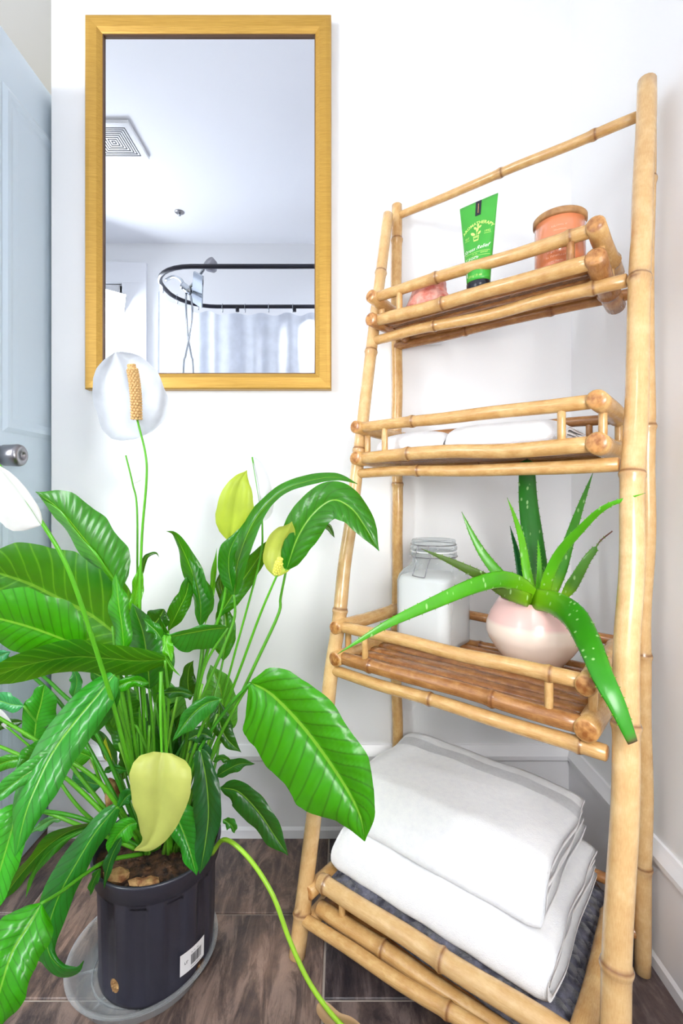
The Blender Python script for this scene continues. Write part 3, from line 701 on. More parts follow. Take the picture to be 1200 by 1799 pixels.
V, Fc = merge(parts); mesh('printed_emblem', V, Fc, M['ink_lime'], tb, smooth=False)
V, Fc = merge([quadp(-.0040, .1055, .0040, .1055, .0048, .1092, -.0048, .1092)]); mesh('printed_emblem', [v+tn*.0004 for v in V], Fc, M['green_tube'], tb, smooth=False)
# candle
CP = Vector((.440, .965, 1.3485)); cd = thing('jar_candle', CP, 'peach glass candle jar with wooden lid on the top shelf', 'candle')
rC = .0475
lathe('candle_glass', CP, [(.0, 0), (rC-.004, 0), (rC, .004), (rC, .120), (rC-.002, .1215), (0, .1215)], M['peach'], cd, 56)
lathe('lid', CP, [(.0, .1215), (rC+.001, .1215), (rC+.003, .1235), (rC+.003, .1325), (rC+.001, .1345), (0, .1345)], M['wood_lid'], cd, 56)
def on_candle(a0, z0):
    def f(x, y):
        a = a0+x/rC; return CP+Vector(((rC+.0006)*math.sin(a), -(rC+.0006)*math.cos(a), z0+y))
    return f
for k, (z, wd_, h_) in enumerate(((.098, .030, .0032), (.090, .022, .0022), (.058, .040, .0040), (.050, .046, .0028), (.040, .050, .0034), (.030, .036, .0028))):
    dashes('fine_print', on_candle(-.42, z), wd_, h_, M['ink_peach'], cd, 20+k)
# salt crystal holder
SP = Vector((.2075, 1.128, 1.3485)); sl = thing('salt_crystal_holder', SP, 'pink salt crystal tealight holder at the left of the top shelf', 'candle holder')
V = []; Fc = []; ns, nr = 22, 14
for i in range(nr+1):
    for k in range(ns):
        a = 2*math.pi*k/ns; t = i/nr
        r = .056*(1-.10*(2*t-1)**2)*(.72+.28*math.sin(math.pi*min(1, t*1.2+.25)))
        q = Vector((math.cos(a), math.sin(a), t*2)); r *= 1+.10*fn(q*1.8)+.05*fn(q*5)
        if t > .93: r *= .55
        V.append(SP+Vector((r*math.cos(a), r*math.sin(a), .078*min(t, .94)/.94)))
Fc = [(i*ns+k, i*ns+(k+1) % ns, (i+1)*ns+(k+1) % ns, (i+1)*ns+k) for i in range(nr) for k in range(ns)]+[tuple(range(ns))[::-1], tuple(nr*ns+k for k in range(ns))]
mesh('crystal', V, Fc, M['salt'], sl, smooth=False)
lathe('tealight_cup', SP+Vector((-.004, 0, .074)), [(.0, 0), (.019, 0), (.020, .012), (.0185, .012), (.018, .009), (0, .009)], M['steel'], sl, 28)

# ------------------------------------------------------------------ third shelf: jar and aloe
ZS = .5765
JU, JV = .148, .070; JC = R(JU, JV, ZS); jr = thing('glass_storage_jar', JC, 'square clip-top glass jar full of white powder on the third shelf', 'jar')
def sqring(h, rc, z, n=6, grow=0):
    P = []
    for cx_, cy_, a0 in ((h-rc, h-rc, 0), (-(h-rc), h-rc, math.pi/2), (-(h-rc), -(h-rc), math.pi), (h-rc, -(h-rc), 1.5*math.pi)):
        for k in range(n): a = a0+math.pi/2*k/(n-1); P.append(JC+UA*(cx_+rc*math.cos(a))-VA*(cy_+rc*math.sin(a))+Vector((0, 0, z)))
    return P
def loft(name, rings, mat, par):
    k = len(rings[0]); V = [p for r in rings for p in r]
    Fc = [(i*k+q, i*k+(q+1) % k, (i+1)*k+(q+1) % k, (i+1)*k+q) for i in range(len(rings)-1) for q in range(k)]+[tuple(range(k))[::-1], tuple((len(rings)-1)*k+q for q in range(k))]
    return mesh(name, V, Fc, mat, par)
hj = .069
loft('jar_glass', [sqring(hj-.006, .02, 0), sqring(hj-.001, .022, .003), sqring(hj, .024, .012), sqring(hj, .024, .150), sqring(hj-.002, .028, .163), sqring(hj-.008, .035, .176), sqring(.053, .05, .187), sqring(.0515, .051, .194), sqring(.0515, .051, .206), sqring(.055, .0545, .209), sqring(.055, .0545, .216), sqring(.0515, .051, .219)], M['glass'], jr)
loft('powder', [sqring(hj-.010, .018, .004), sqring(hj-.003, .022, .010), sqring(hj-.003, .022, .152), sqring(hj-.006, .026, .160), sqring(hj-.012, .03, .163)], M['powder'], jr)
lathe('glass_lid', JC, [(0, .219), (.050, .219), (.055, .222), (.0555, .229), (.052, .233), (.052, .242), (.050, .246), (.040, .247), (.036, .244), (0, .244)], M['glass'], jr, 40)
lathe('rubber_seal', JC, [(.050, .2165), (.054, .2165), (.054, .2195), (.050, .2195)], M['white'], jr, 40, close=True)
def circ(r, z, n=41): return [JC+Vector((r*math.sin(a), -r*math.cos(a), z)) for a in np.linspace(0, 2*math.pi, n)]
tube('wire_ring', circ(.0558, .2065), .0012, M['steel'], jr, 6); tube('wire_ring', circ(.0535, .2345), .0011, M['steel'], jr, 6)
def jw(s, o_, z): # on the front face of the jar: s along the u axis
    a = math.radians(-35); d = Vector((math.sin(a), -math.cos(a), 0)); e = Vector((math.cos(a), math.sin(a), 0)); return JC+d*o_+e*s+Vector((0, 0, z))
bail = [jw(-.014, .0545, .234), jw(-.016, .058, .220), jw(-.020, .0605, .208), jw(-.015, .061, .203), jw(-.016, .064, .190), jw(-.020, .068, .170), jw(-.019, .069, .166), jw(.006, .069, .164), jw(.010, .068, .168), jw(.014, .064, .190), jw(.018, .061, .203), jw(.020, .0605, .210), jw(.014, .058, .222), jw(.013, .0545, .234)]
tube('wire_bail', sp3(bail, 60), .00125, M['steel'], jr, 6)
tube('wire_bail', [jw(-.0145, .0545, .234), jw(.0135, .0545, .234)], .00125, M['steel'], jr, 6)
# aloe planter
AX = Vector((.402, 1.0, ZS+.0035)); al = thing('potted_aloe', AX, 'aloe vera in a pink and cream glazed bowl planter on the third shelf', 'potted plant')
prof = [(0, 0), (.052, 0), (.058, .003), (.078, .028), (.092, .050), (.0965, .064), (.095, .080), (.086, .103), (.074, .122), (.069, .131), (.0665, .132), (.065, .129), (.073, .112), (.0, .112)]
def rz(p):
    return p
pl = lathe('planter', AX, prof, M['planter'], al, 64)
V = []; nn_ = 24
for i in range(9):
    for k in range(nn_):
        a = 2*math.pi*k/nn_; r = .069*i/8; V.append(AX+Vector((r*math.cos(a), r*math.sin(a), .1135+.004*fn((r*60*math.cos(a), r*60*math.sin(a), 0)))))
mesh('soil', V, [(i*nn_+k, i*nn_+(k+1) % nn_, (i+1)*nn_+(k+1) % nn_, (i+1)*nn_+k) for i in range(8) for k in range(nn_)], M['soil'], al)
ALO = [  # centreline px (x, y, depth), half width px at base, colour, dry tip
 ([(948, 1052, 1.0), (942, 1000, 1.01), (935, 940, 1.01), (928, 880, 1.0), (926, 825, .978), (926, 806, .985)], 23, (34, 108, 26), 3, .5),
 ([(935, 1050, .98), (925, 1000, .99), (917, 950, .99), (905, 910, .98), (891, 874, .97)], 9.5, (96, 178, 24), 0, 0),
 ([(925, 1045, 1.05), (916, 1010, 1.07), (908, 970, 1.08), (896, 924, 1.08)], 8.5, (30, 110, 46), 0, 0),
 ([(905, 1035, 1.02), (878, 1010, 1.05), (850, 975, 1.07), (830, 940, 1.08), (811, 899, 1.09)], 11, (78, 160, 30), 0, 0),
 ([(965, 1045, .99), (985, 1000, .98), (1000, 950, .97), (1020, 890, .95), (1042, 830, .93)], 13, (62, 140, 30), 0, .1),
 ([(955, 1050, .95), (965, 1010, .92), (985, 970, .89), (1020, 930, .84), (1065, 890, .78), (1134, 866, .735)], 11, (86, 176, 26), 0, .1),
 ([(990, 1050, .98), (1010, 1020, .97), (1030, 985, .96), (1045, 965, .96), (1055, 950, .96), (1076, 933, .95)], 13, (72, 130, 30), 1, 0),
 ([(940, 1058, .95), (915, 1030, .92), (880, 1018, .88), (830, 1030, .84), (760, 1060, .80), (690, 1092, .77), (640, 1120, .755), (593, 1149, .745)], 16.5, (70, 156, 18), 0, .15),
 ([(930, 1055, .93), (890, 1040, .90), (850, 1015, .88), (800, 990, .87), (740, 964, .86)], 12.5, (74, 100, 34), 0, .1),
 ([(938, 1052, .94), (975, 1060, .885), (1010, 1085, .82), (1035, 1130, .75), (1060, 1190, .69), (1085, 1240, .665), (1112, 1305, .65)], 23, (46, 136, 16), 2, .35),
 ([(946, 1050, .98), (948, 1010, .97), (947, 975, .97), (945, 948, .96)], 6.5, (92, 180, 30), 0, 0),
]
def aloe_leaf(pts, w, colr, dry, flat):
    n = 34; S_ = spline(pts, n); V = []; AT = []; seg = 12; cen = []
    for i, (x, y, Yd) in enumerate(S_): cen.append(px(x, y, Yd))
    teeth = []
    for i in range(n):
        x, y, Yd = S_[i]; a = S_[max(i-1, 0)]; b = S_[min(i+1, n-1)]; d = np.array([b[0]-a[0], b[1]-a[1]]); d /= max(1e-6, np.linalg.norm(d)); t = i/(n-1)
        shp = (1-t**1.5)**.85 if flat < .2 else (1-max(0, (t-flat)/(1-flat))**1.9)**.8*(.85+.15*min(1, t/.3))
        if dry == 2: shp = (.8+.2*min(1, t*4))*(1-max(0, (t-.15)/.85)**2.0*.60)
        if dry == 3: shp = (1-.40*t)*(1 if t < .94 else math.sqrt(max(0, 1-((t-.94)/.06)**2)))
        if dry == 1: shp = min(1, t*3+.5)*(1-t)**.7 if t < .7 else .10
        ww = max(w*shp, .5)/F*Yd; side = (px(x+d[1]*5, y-d[0]*5, Yd)-cen[i]).normalized(); tan = (cen[min(i+1, n-1)]-cen[max(i-1, 0)]).normalized()
        nrm = side.cross(tan).normalized(); nrm = nrm if nrm.y < 0 else -nrm
        for k in range(seg):
            an = 2*math.pi*k/seg; cz_, sz_ = math.cos(an), math.sin(an)
            hgt = (.22 if sz_ > 0 else .42)*ww; V.append(cen[i]+side*ww*cz_+nrm*(hgt*sz_-.12*ww*(cz_*cz_)*0))
            AT.append((max(0, 1-t*5)*.8, max(0, min(1, (t-.72)*12)) if dry == 1 else (max(0, min(1, (t-.965)*60)) if dry == 2 else max(0, (t-.97)*25)), 0, 1))
        if i % 2 == 1 and 2 < i < n-3:
            for sgn in (-1, 1):
                b0 = cen[i]+side*ww*sgn; teeth.append(([b0-tan*.0016-side*sgn*.0006, b0+tan*.0010-side*sgn*.0006, b0+side*sgn*.0024+tan*.0014, b0-side*sgn*.0006+nrm*.001], [(0, 1, 2), (1, 3, 2), (3, 0, 2), (0, 3, 1)]))
    Fc = [(i*seg+k, i*seg+(k+1) % seg, (i+1)*seg+(k+1) % seg, (i+1)*seg+k) for i in range(n-1) for k in range(seg)]+[tuple(range(seg))[::-1], tuple((n-1)*seg+k for k in range(seg))]
    tv, tf = merge(teeth); m = len(V); V += tv; Fc += [tuple(q+m for q in f) for f in tf]; AT += [(.6, 0, 0, 1)]*len(tv)
    return mesh('leaf', V, Fc, M['aloe'], al, attr=AT, color=colr)
for p_, w_, c_, d_, f_ in ALO:
    o = aloe_leaf(p_, w_, c_, d_, f_)
    if d_ == 1: o['label'] = 'aloe leaf with a dried brown tip'

# ------------------------------------------------------------------ peace lily
PC = Vector((-.369, .965, 0))
sc_ = thing('plant_saucer', (-.392, .955, 0), 'clear plastic saucer under the black plant pot', 'saucer')
lathe('saucer_dish', (-.392, .955, 0), [(0, .001), (.118, .001), (.124, .004), (.132, .030), (.136, .032), (.141, .032), (.141, .0335), (.135, .0335), (.130, .0315), (.121, .006), (.117, .003), (0, .003)], M['clear_plastic'], sc_, 72)
for k in range(8):
    a = k*math.pi/4+.3; c_, s_ = math.cos(a), math.sin(a)
    plate([Vector((-.392+c_*.06, .955+s_*.06, .003)), Vector((-.392+c_*.118, .955+s_*.118, .003)), Vector((-.392+c_*.121, .955+s_*.121, .007)), Vector((-.392+c_*.06, .955+s_*.06, .007))], M['clear_plastic'], 'saucer_rib', sc_, .002)
lathe('saucer_ring', (-.392, .955, 0), [(.092, .003), (.094, .007), (.096, .003)], M['clear_plastic'], sc_, 60, close=True)
lily = thing('potted_peace_lily', PC, 'large leafy peace lily with white and lime flowers in a black nursery pot', 'potted plant')
def flute(a, z):
    if z < .015 or z > .192: return 1
    e = min(1, (z-.015)/.01, (.192-z)/.01); return 1-.075*e*(.5+.5*math.tanh(5*math.sin(11*a+1.0)))
PZ = .0035
prof = [(0, .0), (.103, 0), (.1085, .003), (.1095, .010), (.1095, .020), (.113, .180), (.1135, .190), (.1140, .193), (.1165, .195), (.119, .197), (.120, .222), (.1225, .226), (.1225, .230), (.1185, .231), (.1165, .228), (.113, .19), (.11, .17), (0, .17)]
lathe('pot', PC+Vector((0, 0, PZ)), prof, M['pot'], lily, 144, mod=flute)['label'] = 'black fluted plastic nursery pot'
V = []; nn_ = 48
for i in range(17):
    for k in range(nn_):
        a = 2*math.pi*k/nn_; r = .1155*i/16; V.append(PC+Vector((r*math.cos(a), r*math.sin(a), .212+.007*fn((r*30*math.cos(a), r*30*math.sin(a), 0))+.006*fn((r*90*math.cos(a), r*90*math.sin(a), 3))+.008*(1-i/16))))
mesh('soil', V, [(i*nn_+k, i*nn_+(k+1) % nn_, (i+1)*nn_+(k+1) % nn_, (i+1)*nn_+k) for i in range(16) for k in range(nn_)], M['soil'], lily)
rnd = random.Random(3)
parts = []
for q in range(90):
    a = rnd.random()*6.28; r = .108*math.sqrt(rnd.random()); s_ = rnd.uniform(.002, .006); c_ = PC+Vector((r*math.cos(a), r*math.sin(a), .219+.002*rnd.random()))
    rot = Vector((rnd.uniform(.5, 1.6), rnd.uniform(.5, 1.3), rnd.uniform(.4, .8))); parts.append(([c_+Vector((v.x*rot.x, v.y*rot.y, v.z*rot.z))*s_ for v in ICO_V], ICO_F))
V, Fc = merge(parts); mesh('soil_crumbs', V, Fc, M['soil'], lily, smooth=False)['kind'] = 'stuff'
for (x, y, Yd, s_) in ((206, 1530, .885, .017), (262, 1552, .868, .015), (238, 1548, .87, .011)):
    c_ = px(x, y, Yd); c_.z = .224; mesh('bark_chip', [c_+Vector((v.x*1.5, v.y, v.z*.55))*s_*(1+.3*fn(v*3+c_*50)) for v in ICO_V], ICO_F, M['bark'], lily, smooth=False)
tube('dry_sheath', sp3([px(202, 1420, .96), px(197, 1385, .96), px(190, 1370, .955)], 8), [.012, .016, .016, .014, .012, .010, .008, .005], M['bark'], lily, 10)
# sticker and drain holes on the pot
def pot_pt(a, z, lift=0):
    r = .1085+(.113-.1085)*(z-.02)/.16; return PC+Vector(((r+lift)*math.sin(a), -(r+lift)*math.cos(a), PZ+z))
def ang_for(xp):
    lo, hi = -1.2, 1.2
    for _ in range(40):
        m = (lo+hi)/2; p = pot_pt(m, .08); xx = CX+F*p.x/p.y
        if xx < xp: lo = m
        else: hi = m
    return lo
A0, A1 = ang_for(316), ang_for(360)
def zfor(a, yp): p = pot_pt(a, .08); return H-(yp-CY)/F*p.y-PZ
zl0 = (zfor(A0, 1718)+zfor(A1, 1677))/2; zl1 = (zfor(A0, 1681)+zfor(A1, 1640))/2
def lab(s, t, lift): return pot_pt(A0+(A1-A0)*s, zl0+(zl1-zl0)*t, .0012+lift)
lb = patch('barcode_sticker', 0, 1, 0, 1, M['white'], 0, lab, 8, lily)
rb = random.Random(5); parts = []; s_ = .40
while s_ < .84:
    w2 = rb.choice((.008, .014, .022)); parts.append(([lab(s_, .22, .0005), lab(s_+w2, .22, .0005), lab(s_+w2, .70, .0005), lab(s_, .70, .0005)], [(0, 1, 2, 3)])); s_ += w2+rb.choice((.010, .016))
V, Fc = merge(parts); mesh('barcode', V, Fc, M['ink_black'], lb, smooth=False)
wlab = (A1-A0)*.11; hl = zl1-zl0
def on_lab(s0, t0): return lambda x, y: lab(s0+x/wlab, t0+y/hl, .0005)
dashes('fine_print', on_lab(.22, .45), .012, .0048, M['ink_black'], lb, 31)
dashes('fine_print', on_lab(.60, .78), .020, .0022, M['ink_black'], lb, 32)
dashes('fine_print', on_lab(.62, .09), .024, .0020, M['ink_black'], lb, 33)
for (xp, yp, hw, hh) in ((201, 1732, .010, .013), (352, 1712, .012, .014)):
    a = ang_for(xp); z = max(zfor(a, yp), .02); V = [pot_pt(a, z, .0012)]
    for k in range(16): t = 2*math.pi*k/16; V.append(pot_pt(a+hw*math.cos(t)/.11, z+hh*math.sin(t), .0010))
    mesh('drainage_hole', V, [(0, 1+k, 1+(k+1) % 16) for k in range(16)], M['bark'] if xp < 300 else M['soil'], lily)
    parts = []
    for q in range(10):
        t = rb.random()*6.28; r_ = rb.random()*.8; c_ = pot_pt(a+hw*r_*math.cos(t)/.11, z+hh*r_*math.sin(t), .001); parts.append(([c_+v*.0022 for v in ICO_V], ICO_F))
    V, Fc = merge(parts); mesh('root_bits', V, Fc, M['bark'], lily, smooth=False)['kind'] = 'stuff'

LT = [0, .05, .12, .22, .35, .5, .65, .78, .88, .94, .975, 1]
LWD = {'lance': [.06, .30, .60, .86, 1, .98, .82, .58, .32, .15, .06, .01],
       'broad': [.10, .52, .80, .96, 1, .98, .90, .70, .42, .20, .08, .01],
       'spade': [.04, .34, .66, .90, 1, .97, .84, .62, .36, .16, .06, .01], 'drop': [.30, .74, .92, 1, .97, .85, .64, .42, .22, .11, .06, .02],
       'taper': [.30, .70, .95, 1, .78, .50, .42, .44, .34, .18, .08, .01],
       'strap': [.30, .55, .75, .90, 1, .98, .90, .72, .45, .24, .10, .02],
       'round': [.25, .62, .86, .98, 1, .99, .93, .80, .60, .40, .22, .03]}
def leaf(pts, wl, wr, dl=0.0, dr=0.0, col=(46, 138, 30), shp='lance', puff=.35, pleat=1.0, mat='leaf', name='leaf', stalk=None, par=None, tip=False, nv=13, wav=1.0):
    n, m = 66, 8
    S_ = spline(pts, n); G = np.zeros((n, 2*m+1, 3)); UV = []
    L = len(G); tot = 0
    r0 = random.Random(hash((round(pts[0][0]), round(pts[0][1]))) & 0xffff); p1, p2 = r0.random()*6, r0.random()*6
    for i in range(n):
        x, y, Yd = S_[i]; a = S_[max(i-2, 0)]; b = S_[min(i+2, n-1)]; d = np.array([b[0]-a[0], b[1]-a[1]]); d /= max(1e-6, np.linalg.norm(d)); t = i/(n-1)
        wd = np.interp(t, LT, LWD[shp])
        for j in range(-m, m+1):
            s = j/m; W_ = (wl if s < 0 else wr)*wd*abs(s); D_ = (dl if s < 0 else dr)*wd*abs(s); sg = -1 if s > 0 else 1
            W_ *= 1+.05*wav*math.sin(t*21+(p1 if s < 0 else p2))*abs(s)**3
            w_m = (wl+wr)*.5/F*Yd*wd
            dep = Yd+D_-puff*w_m*math.sin(math.pi*abs(s)*.85)*.5
            q = px(x+sg*d[1]*W_, y-sg*d[0]*W_, dep); G[i, j+m] = q
            UV.append((s*.5+.5, t))
    if pleat:
        du = np.gradient(G, axis=0); dv = np.gradient(G, axis=1); nn = np.cross(du, dv); nn /= np.maximum(1e-9, np.linalg.norm(nn, axis=2, keepdims=True))
        if nn[n//2, m, 1] > 0: nn = -nn
        ln = np.sum(np.linalg.norm(np.diff(G[:, m], axis=0), axis=1)); amp = min(.0028, ln*.010, (wl+wr)/F*pts[0][2]*.028)*pleat
        for i in range(n):
            t = i/(n-1); wd = np.interp(t, LT, LWD[shp])
            for j in range(-m, m+1):
                s = abs(j/m); ph = t*nv-2.2*s**.8
                h = amp*(-abs(math.cos(math.pi*ph))**6*1.0+.35)*math.sin(math.pi*min(1, s*.9+.05))*min(1, wd*1.6)-amp*.8*math.exp(-(s/.08)**2)
                h += .004*wav*wd*s*s*math.sin(t*13+(p1 if j < 0 else p2))
                G[i, j+m] += nn[i, j+m]*h
    k = 2*m+1
    Fc = [(i*k+j, (i+1)*k+j, (i+1)*k+j+1, i*k+j+1) for i in range(n-1) for j in range(2*m)]
    o = mesh(name, [tuple(v) for v in G.reshape(-1, 3)], Fc, M[mat], par or lily, uv=UV, color=col)
    if stalk is not None:
        P = [px(*p) for p in stalk]; st = [px(*pts[0])]+P
        rr = np.linspace(.0024, .0042, 22)
        tube('stalk', sp3(st, 22), list(rr), M['stem'], o, 8, color=(84, 158, 34))
    return o
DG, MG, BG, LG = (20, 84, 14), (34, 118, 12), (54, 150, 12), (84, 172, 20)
def soilp(x, y=1500, Yd=.96): return (x, y, Yd)
# (centreline base to tip, left half width, right half width, options); left/right as seen when travelling to the tip
def s_(x0, *mid): return list(mid)+[(x0, 1495, .96)]
# large leaf at the right
leaf([(440, 1200, .90), (480, 1224, .885), (540, 1288, .86), (598, 1370, .83), (630, 1430, .81), (641, 1478, .80)], 66, 92, -.01, .03, BG, 'broad', stalk=s_(318, (415, 1240, .92), (370, 1330, .94)), nv=12, puff=.5, pleat=1.7)
# arching leaves toward the rack
leaf([(411, 1045, 1.0), (418, 985, 1.0), (446, 915, 1.0), (490, 866, 1.0), (540, 845, .99), (590, 838, .98), (628, 850, .97)], 24, 18, .03, -.03, MG, 'taper', stalk=s_(300, (412, 1085, 1.0), (392, 1140, .99), (345, 1260, .97)), wav=.6)
leaf([(409, 1040, .995), (402, 1000, .99), (405, 965, .985), (425, 925, .985)], 20, 12, .0, .0, MG, 'lance')
leaf([(503, 1000, .98), (522, 945, .97), (550, 902, .96), (585, 878, .95), (617, 892, .94), (640, 922, .93), (666, 968, .92)], 33, 34, .02, -.02, MG, 'broad', stalk=s_(310, (493, 1050, .99), (488, 1082, .99), (440, 1185, .98), (360, 1360, .97)), wav=.8)
leaf([(560, 930, 1.0), (575, 925, 1.0), (588, 945, 1.0)], 6, 5, col=DG, pleat=0)
leaf([(383, 1085, 1.06), (412, 1040, 1.06), (440, 1000, 1.06), (468, 960, 1.05), (484, 946, 1.04)], 22, 19, col=MG, stalk=s_(295, (360, 1160, 1.03)))
# upright curled leaves, centre back
leaf([(352, 1100, 1.04), (350, 1050, 1.04), (335, 1000, 1.04), (318, 960, 1.03), (306, 938, 1.02), (292, 933, 1.0)], 14, 20, .03, .0, MG, 'lance', stalk=s_(290, (350, 1180, 1.0)))
leaf([(352, 1100, 1.03), (352, 1060, 1.03), (344, 1020, 1.03), (332, 980, 1.03)], 6, 24, .0, .02, MG, 'lance')
leaf([(296, 1108, 1.06), (312, 1075, 1.06), (328, 1040, 1.06), (334, 1000, 1.06)], 17, 15, col=MG, stalk=s_(280, (290, 1200, 1.02)))
leaf([(360, 1098, 1.08), (368, 1060, 1.08), (374, 1020, 1.08), (381, 962, 1.08)], 6, 6, col=LG, pleat=.2, stalk=s_(298, (352, 1180, 1.04)))
leaf([(392, 1160, 1.05), (396, 1120, 1.06), (396, 1085, 1.07), (388, 1050, 1.08)], 22, 18, col=MG, stalk=s_(300, (370, 1250, 1.0)))
leaf([(398, 1070, 1.09), (393, 1050, 1.09), (387, 1020, 1.1), (390, 1000, 1.1)], 10, 9, col=DG)
# upper left
leaf([(212, 1035, .98), (175, 985, .99), (140, 940, 1.0), (102, 895, 1.01), (62, 864, 1.02)], 12, 54, .06, .01, MG, 'broad', stalk=s_(262, (222, 1120, .97), (245, 1260, .965)), nv=17, pleat=1.3)
leaf([(212, 1035, .98), (172, 984, .99), (138, 942, 1.0), (104, 900, 1.01), (72, 876, 1.02)], 16, 4, .05, .0, LG, 'strap', pleat=.6)
leaf([(222, 1130, 1.02), (160, 1082, 1.03), (95, 1048, 1.03), (40, 1022, 1.02), (-60, 990, 1.0)], 76, 84, .02, -.02, (30, 116, 8), 'broad', stalk=s_(268, (245, 1180, 1.0)), nv=13, mat='leaf_back')
leaf([(148, 1142, .86), (110, 1124, .85), (50, 1102, .83), (-10, 1086, .81), (-80, 1070, .79)], 46, 66, .02, .0, BG, 'broad', stalk=s_(255, (185, 1156, .88), (215, 1220, .91)), nv=11)
leaf([(290, 1160, .88), (240, 1162, .87), (190, 1158, .86), (130, 1155, .85), (60, 1166, .83), (0, 1186, .81), (-60, 1215, .79)], 27, 30, .03, -.02, (36, 116, 8), 'strap', mat='leaf_back', stalk=s_(276, (296, 1230, .91), (290, 1330, .93)), nv=15, wav=.8)
leaf([(218, 1142, .88), (214, 1100, .885), (208, 1060, .89), (203, 1008, .90)], 17, 18, .02, .01, BG, 'strap', pleat=.7, stalk=s_(262, (226, 1220, .92)))
leaf([(232, 1080, 1.0), (238, 1050, 1.0), (243, 1020, 1.0), (246, 988, 1.0)], 10, 12, col=LG, stalk=s_(270, (240, 1200, .98)))
leaf([(246, 1020, 1.03), (254, 985, 1.03), (262, 975, 1.03), (274, 972, 1.03), (280, 980, 1.03)], 5, 4, col=DG, pleat=0)
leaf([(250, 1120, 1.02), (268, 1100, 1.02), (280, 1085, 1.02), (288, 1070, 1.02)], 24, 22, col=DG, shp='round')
leaf([(262, 1210, .93), (258, 1160, .93), (250, 1110, .94), (232, 1060, .95)], 30, 30, .02, -.02, (34, 118, 26), 'broad', stalk=s_(272, (270, 1300, .94)))
leaf([(272, 1240, .97), (284, 1190, .97), (290, 1140, .97), (280, 1080, .97)], 22, 18, .02, -.0, MG, 'lance', stalk=s_(278, (270, 1320, .96)))
# folded leaf at the centre
leaf([(400, 1103, .93), (368, 1106, .92), (335, 1112, .91), (300, 1118, .90), (288, 1112, .89)], 34, 9, .03, -.01, (40, 132, 34), 'broad', stalk=s_(300, (358, 1175, .94), (340, 1280, .95)), nv=9)
leaf([(296, 1112, .90), (292, 1128, .89), (296, 1145, .885), (302, 1163, .88)], 12, 9, col=LG, pleat=.3)
leaf([(285, 1145, .90), (294, 1160, .90), (304, 1175, .90), (318, 1189, .90)], 3, 3, col=LG, pleat=0)
leaf([(285, 1125, .90), (275, 1110, .905), (262, 1098, .91), (250, 1085, .92)], 10, 12, col=MG)
# centre mid height
leaf([(388, 1228, .90), (362, 1236, .895), (335, 1258, .89), (303, 1302, .88)], 22, 14, col=(38, 124, 34), stalk=s_(290, (350, 1290, .92)), nv=15)
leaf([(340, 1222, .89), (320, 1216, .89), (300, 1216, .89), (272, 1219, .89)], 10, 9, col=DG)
leaf([(388, 1290, 1.04), (392, 1250, 1.05), (386, 1205, 1.06), (370, 1168, 1.07)], 34, 26, col=(84, 168, 52), shp='broad', stalk=s_(310, (370, 1370, 1.0)), nv=11)
leaf([(300, 1320, 1.08), (306, 1280, 1.08), (300, 1240, 1.08), (290, 1190, 1.08)], 28, 30, col=(78, 160, 66), shp='broad', nv=11)
leaf([(334, 1230, 1.02), (330, 1200, 1.02), (332, 1175, 1.02), (340, 1160, 1.02)], 14, 14, col=DG)
leaf([(196, 1200, .96), (205, 1235, .96), (220, 1262, .96), (238, 1284, .96)], 38, 30, col=(24, 96, 8), shp='broad', nv=9, mat='leaf_back', stalk=s_(268, (262, 1330, .96)))
leaf([(160, 1180, .97), (185, 1195, .97), (205, 1225, .97), (215, 1255, .97)], 30, 24, col=(30, 110, 20), shp='broad')
leaf([(262, 1200, .91), (235, 1196, .90), (210, 1205, .90), (188, 1225, .90)], 12, 10, col=BG)
leaf([(385, 1232, .96), (386, 1270, .95), (400, 1300, .94), (424, 1322, .93)], 20, 16, col=DG)
# left middle
leaf([(128, 1268, .98), (104, 1258, .98), (72, 1235, .98), (68, 1204, .98)], 0, 0, col=MG)
leaf([(60, 1300, .93), (64, 1265, .93), (72, 1235, .93), (78, 1203, .93)], 27, 32, col=(40, 140, 24), shp='round', pleat=.5, stalk=s_(240, (140, 1420, .93)))
leaf([(128, 1225, .99), (134, 1205, .99), (134, 1190, .99), (126, 1170, .99)], 12, 10, col=(44, 140, 60))
leaf([(200, 1186, .84), (170, 1222, .82), (128, 1272, .80), (92, 1322, .77), (66, 1374, .745), (44, 1430, .725), (26, 1505, .71)], 42, 33, -.0, .03, (48, 146, 40), 'strap', puff=.8, stalk=s_(262, (205, 1230, .87), (232, 1330, .92)), nv=12, wav=.5, pleat=.6)
leaf([(186, 1205, .86), (150, 1240, .86), (110, 1265, .85), (76, 1280, .84)], 9, 14, col=DG)
leaf([(200, 1190, .85), (192, 1230, .86), (165, 1275, .87), (130, 1300, .88)], 18, 9, col=(40, 120, 26), nv=15)
leaf([(105, 1300, .86), (75, 1320, .84), (45, 1340, .82), (28, 1362, .80)], 24, 22, col=(44, 140, 22), shp='broad')
leaf([(110, 1312, .78), (70, 1345, .76), (30, 1372, .74), (-30, 1420, .72)], 16, 20, col=(60, 150, 50))
leaf([(42, 1334, .90), (20, 1336, .90), (-5, 1345, .90), (-40, 1360, .90)], 14, 12, col=(60, 150, 26), stalk=[(120, 1330, .92)])
leaf([(42, 1240, .92), (20, 1238, .92), (0, 1232, .92), (-40, 1225, .92)], 15, 18, col=(60, 160, 90), stalk=[(90, 1300, .94), (200, 1440, .95)])
leaf([(42, 1268, .95), (20, 1270, .95), (0, 1275, .95), (-30, 1285, .95)], 9, 8, col=DG)
leaf([(18, 1145, .94), (5, 1150, .94), (-15, 1160, .94), (-40, 1175, .94)], 14, 10, col=(50, 150, 90))
leaf([(160, 1330, .95), (130, 1320, .95), (112, 1328, .95), (98, 1340, .95)], 24, 12, col=(60, 150, 24), shp='broad', stalk=s_(255, (190, 1400, .96)))
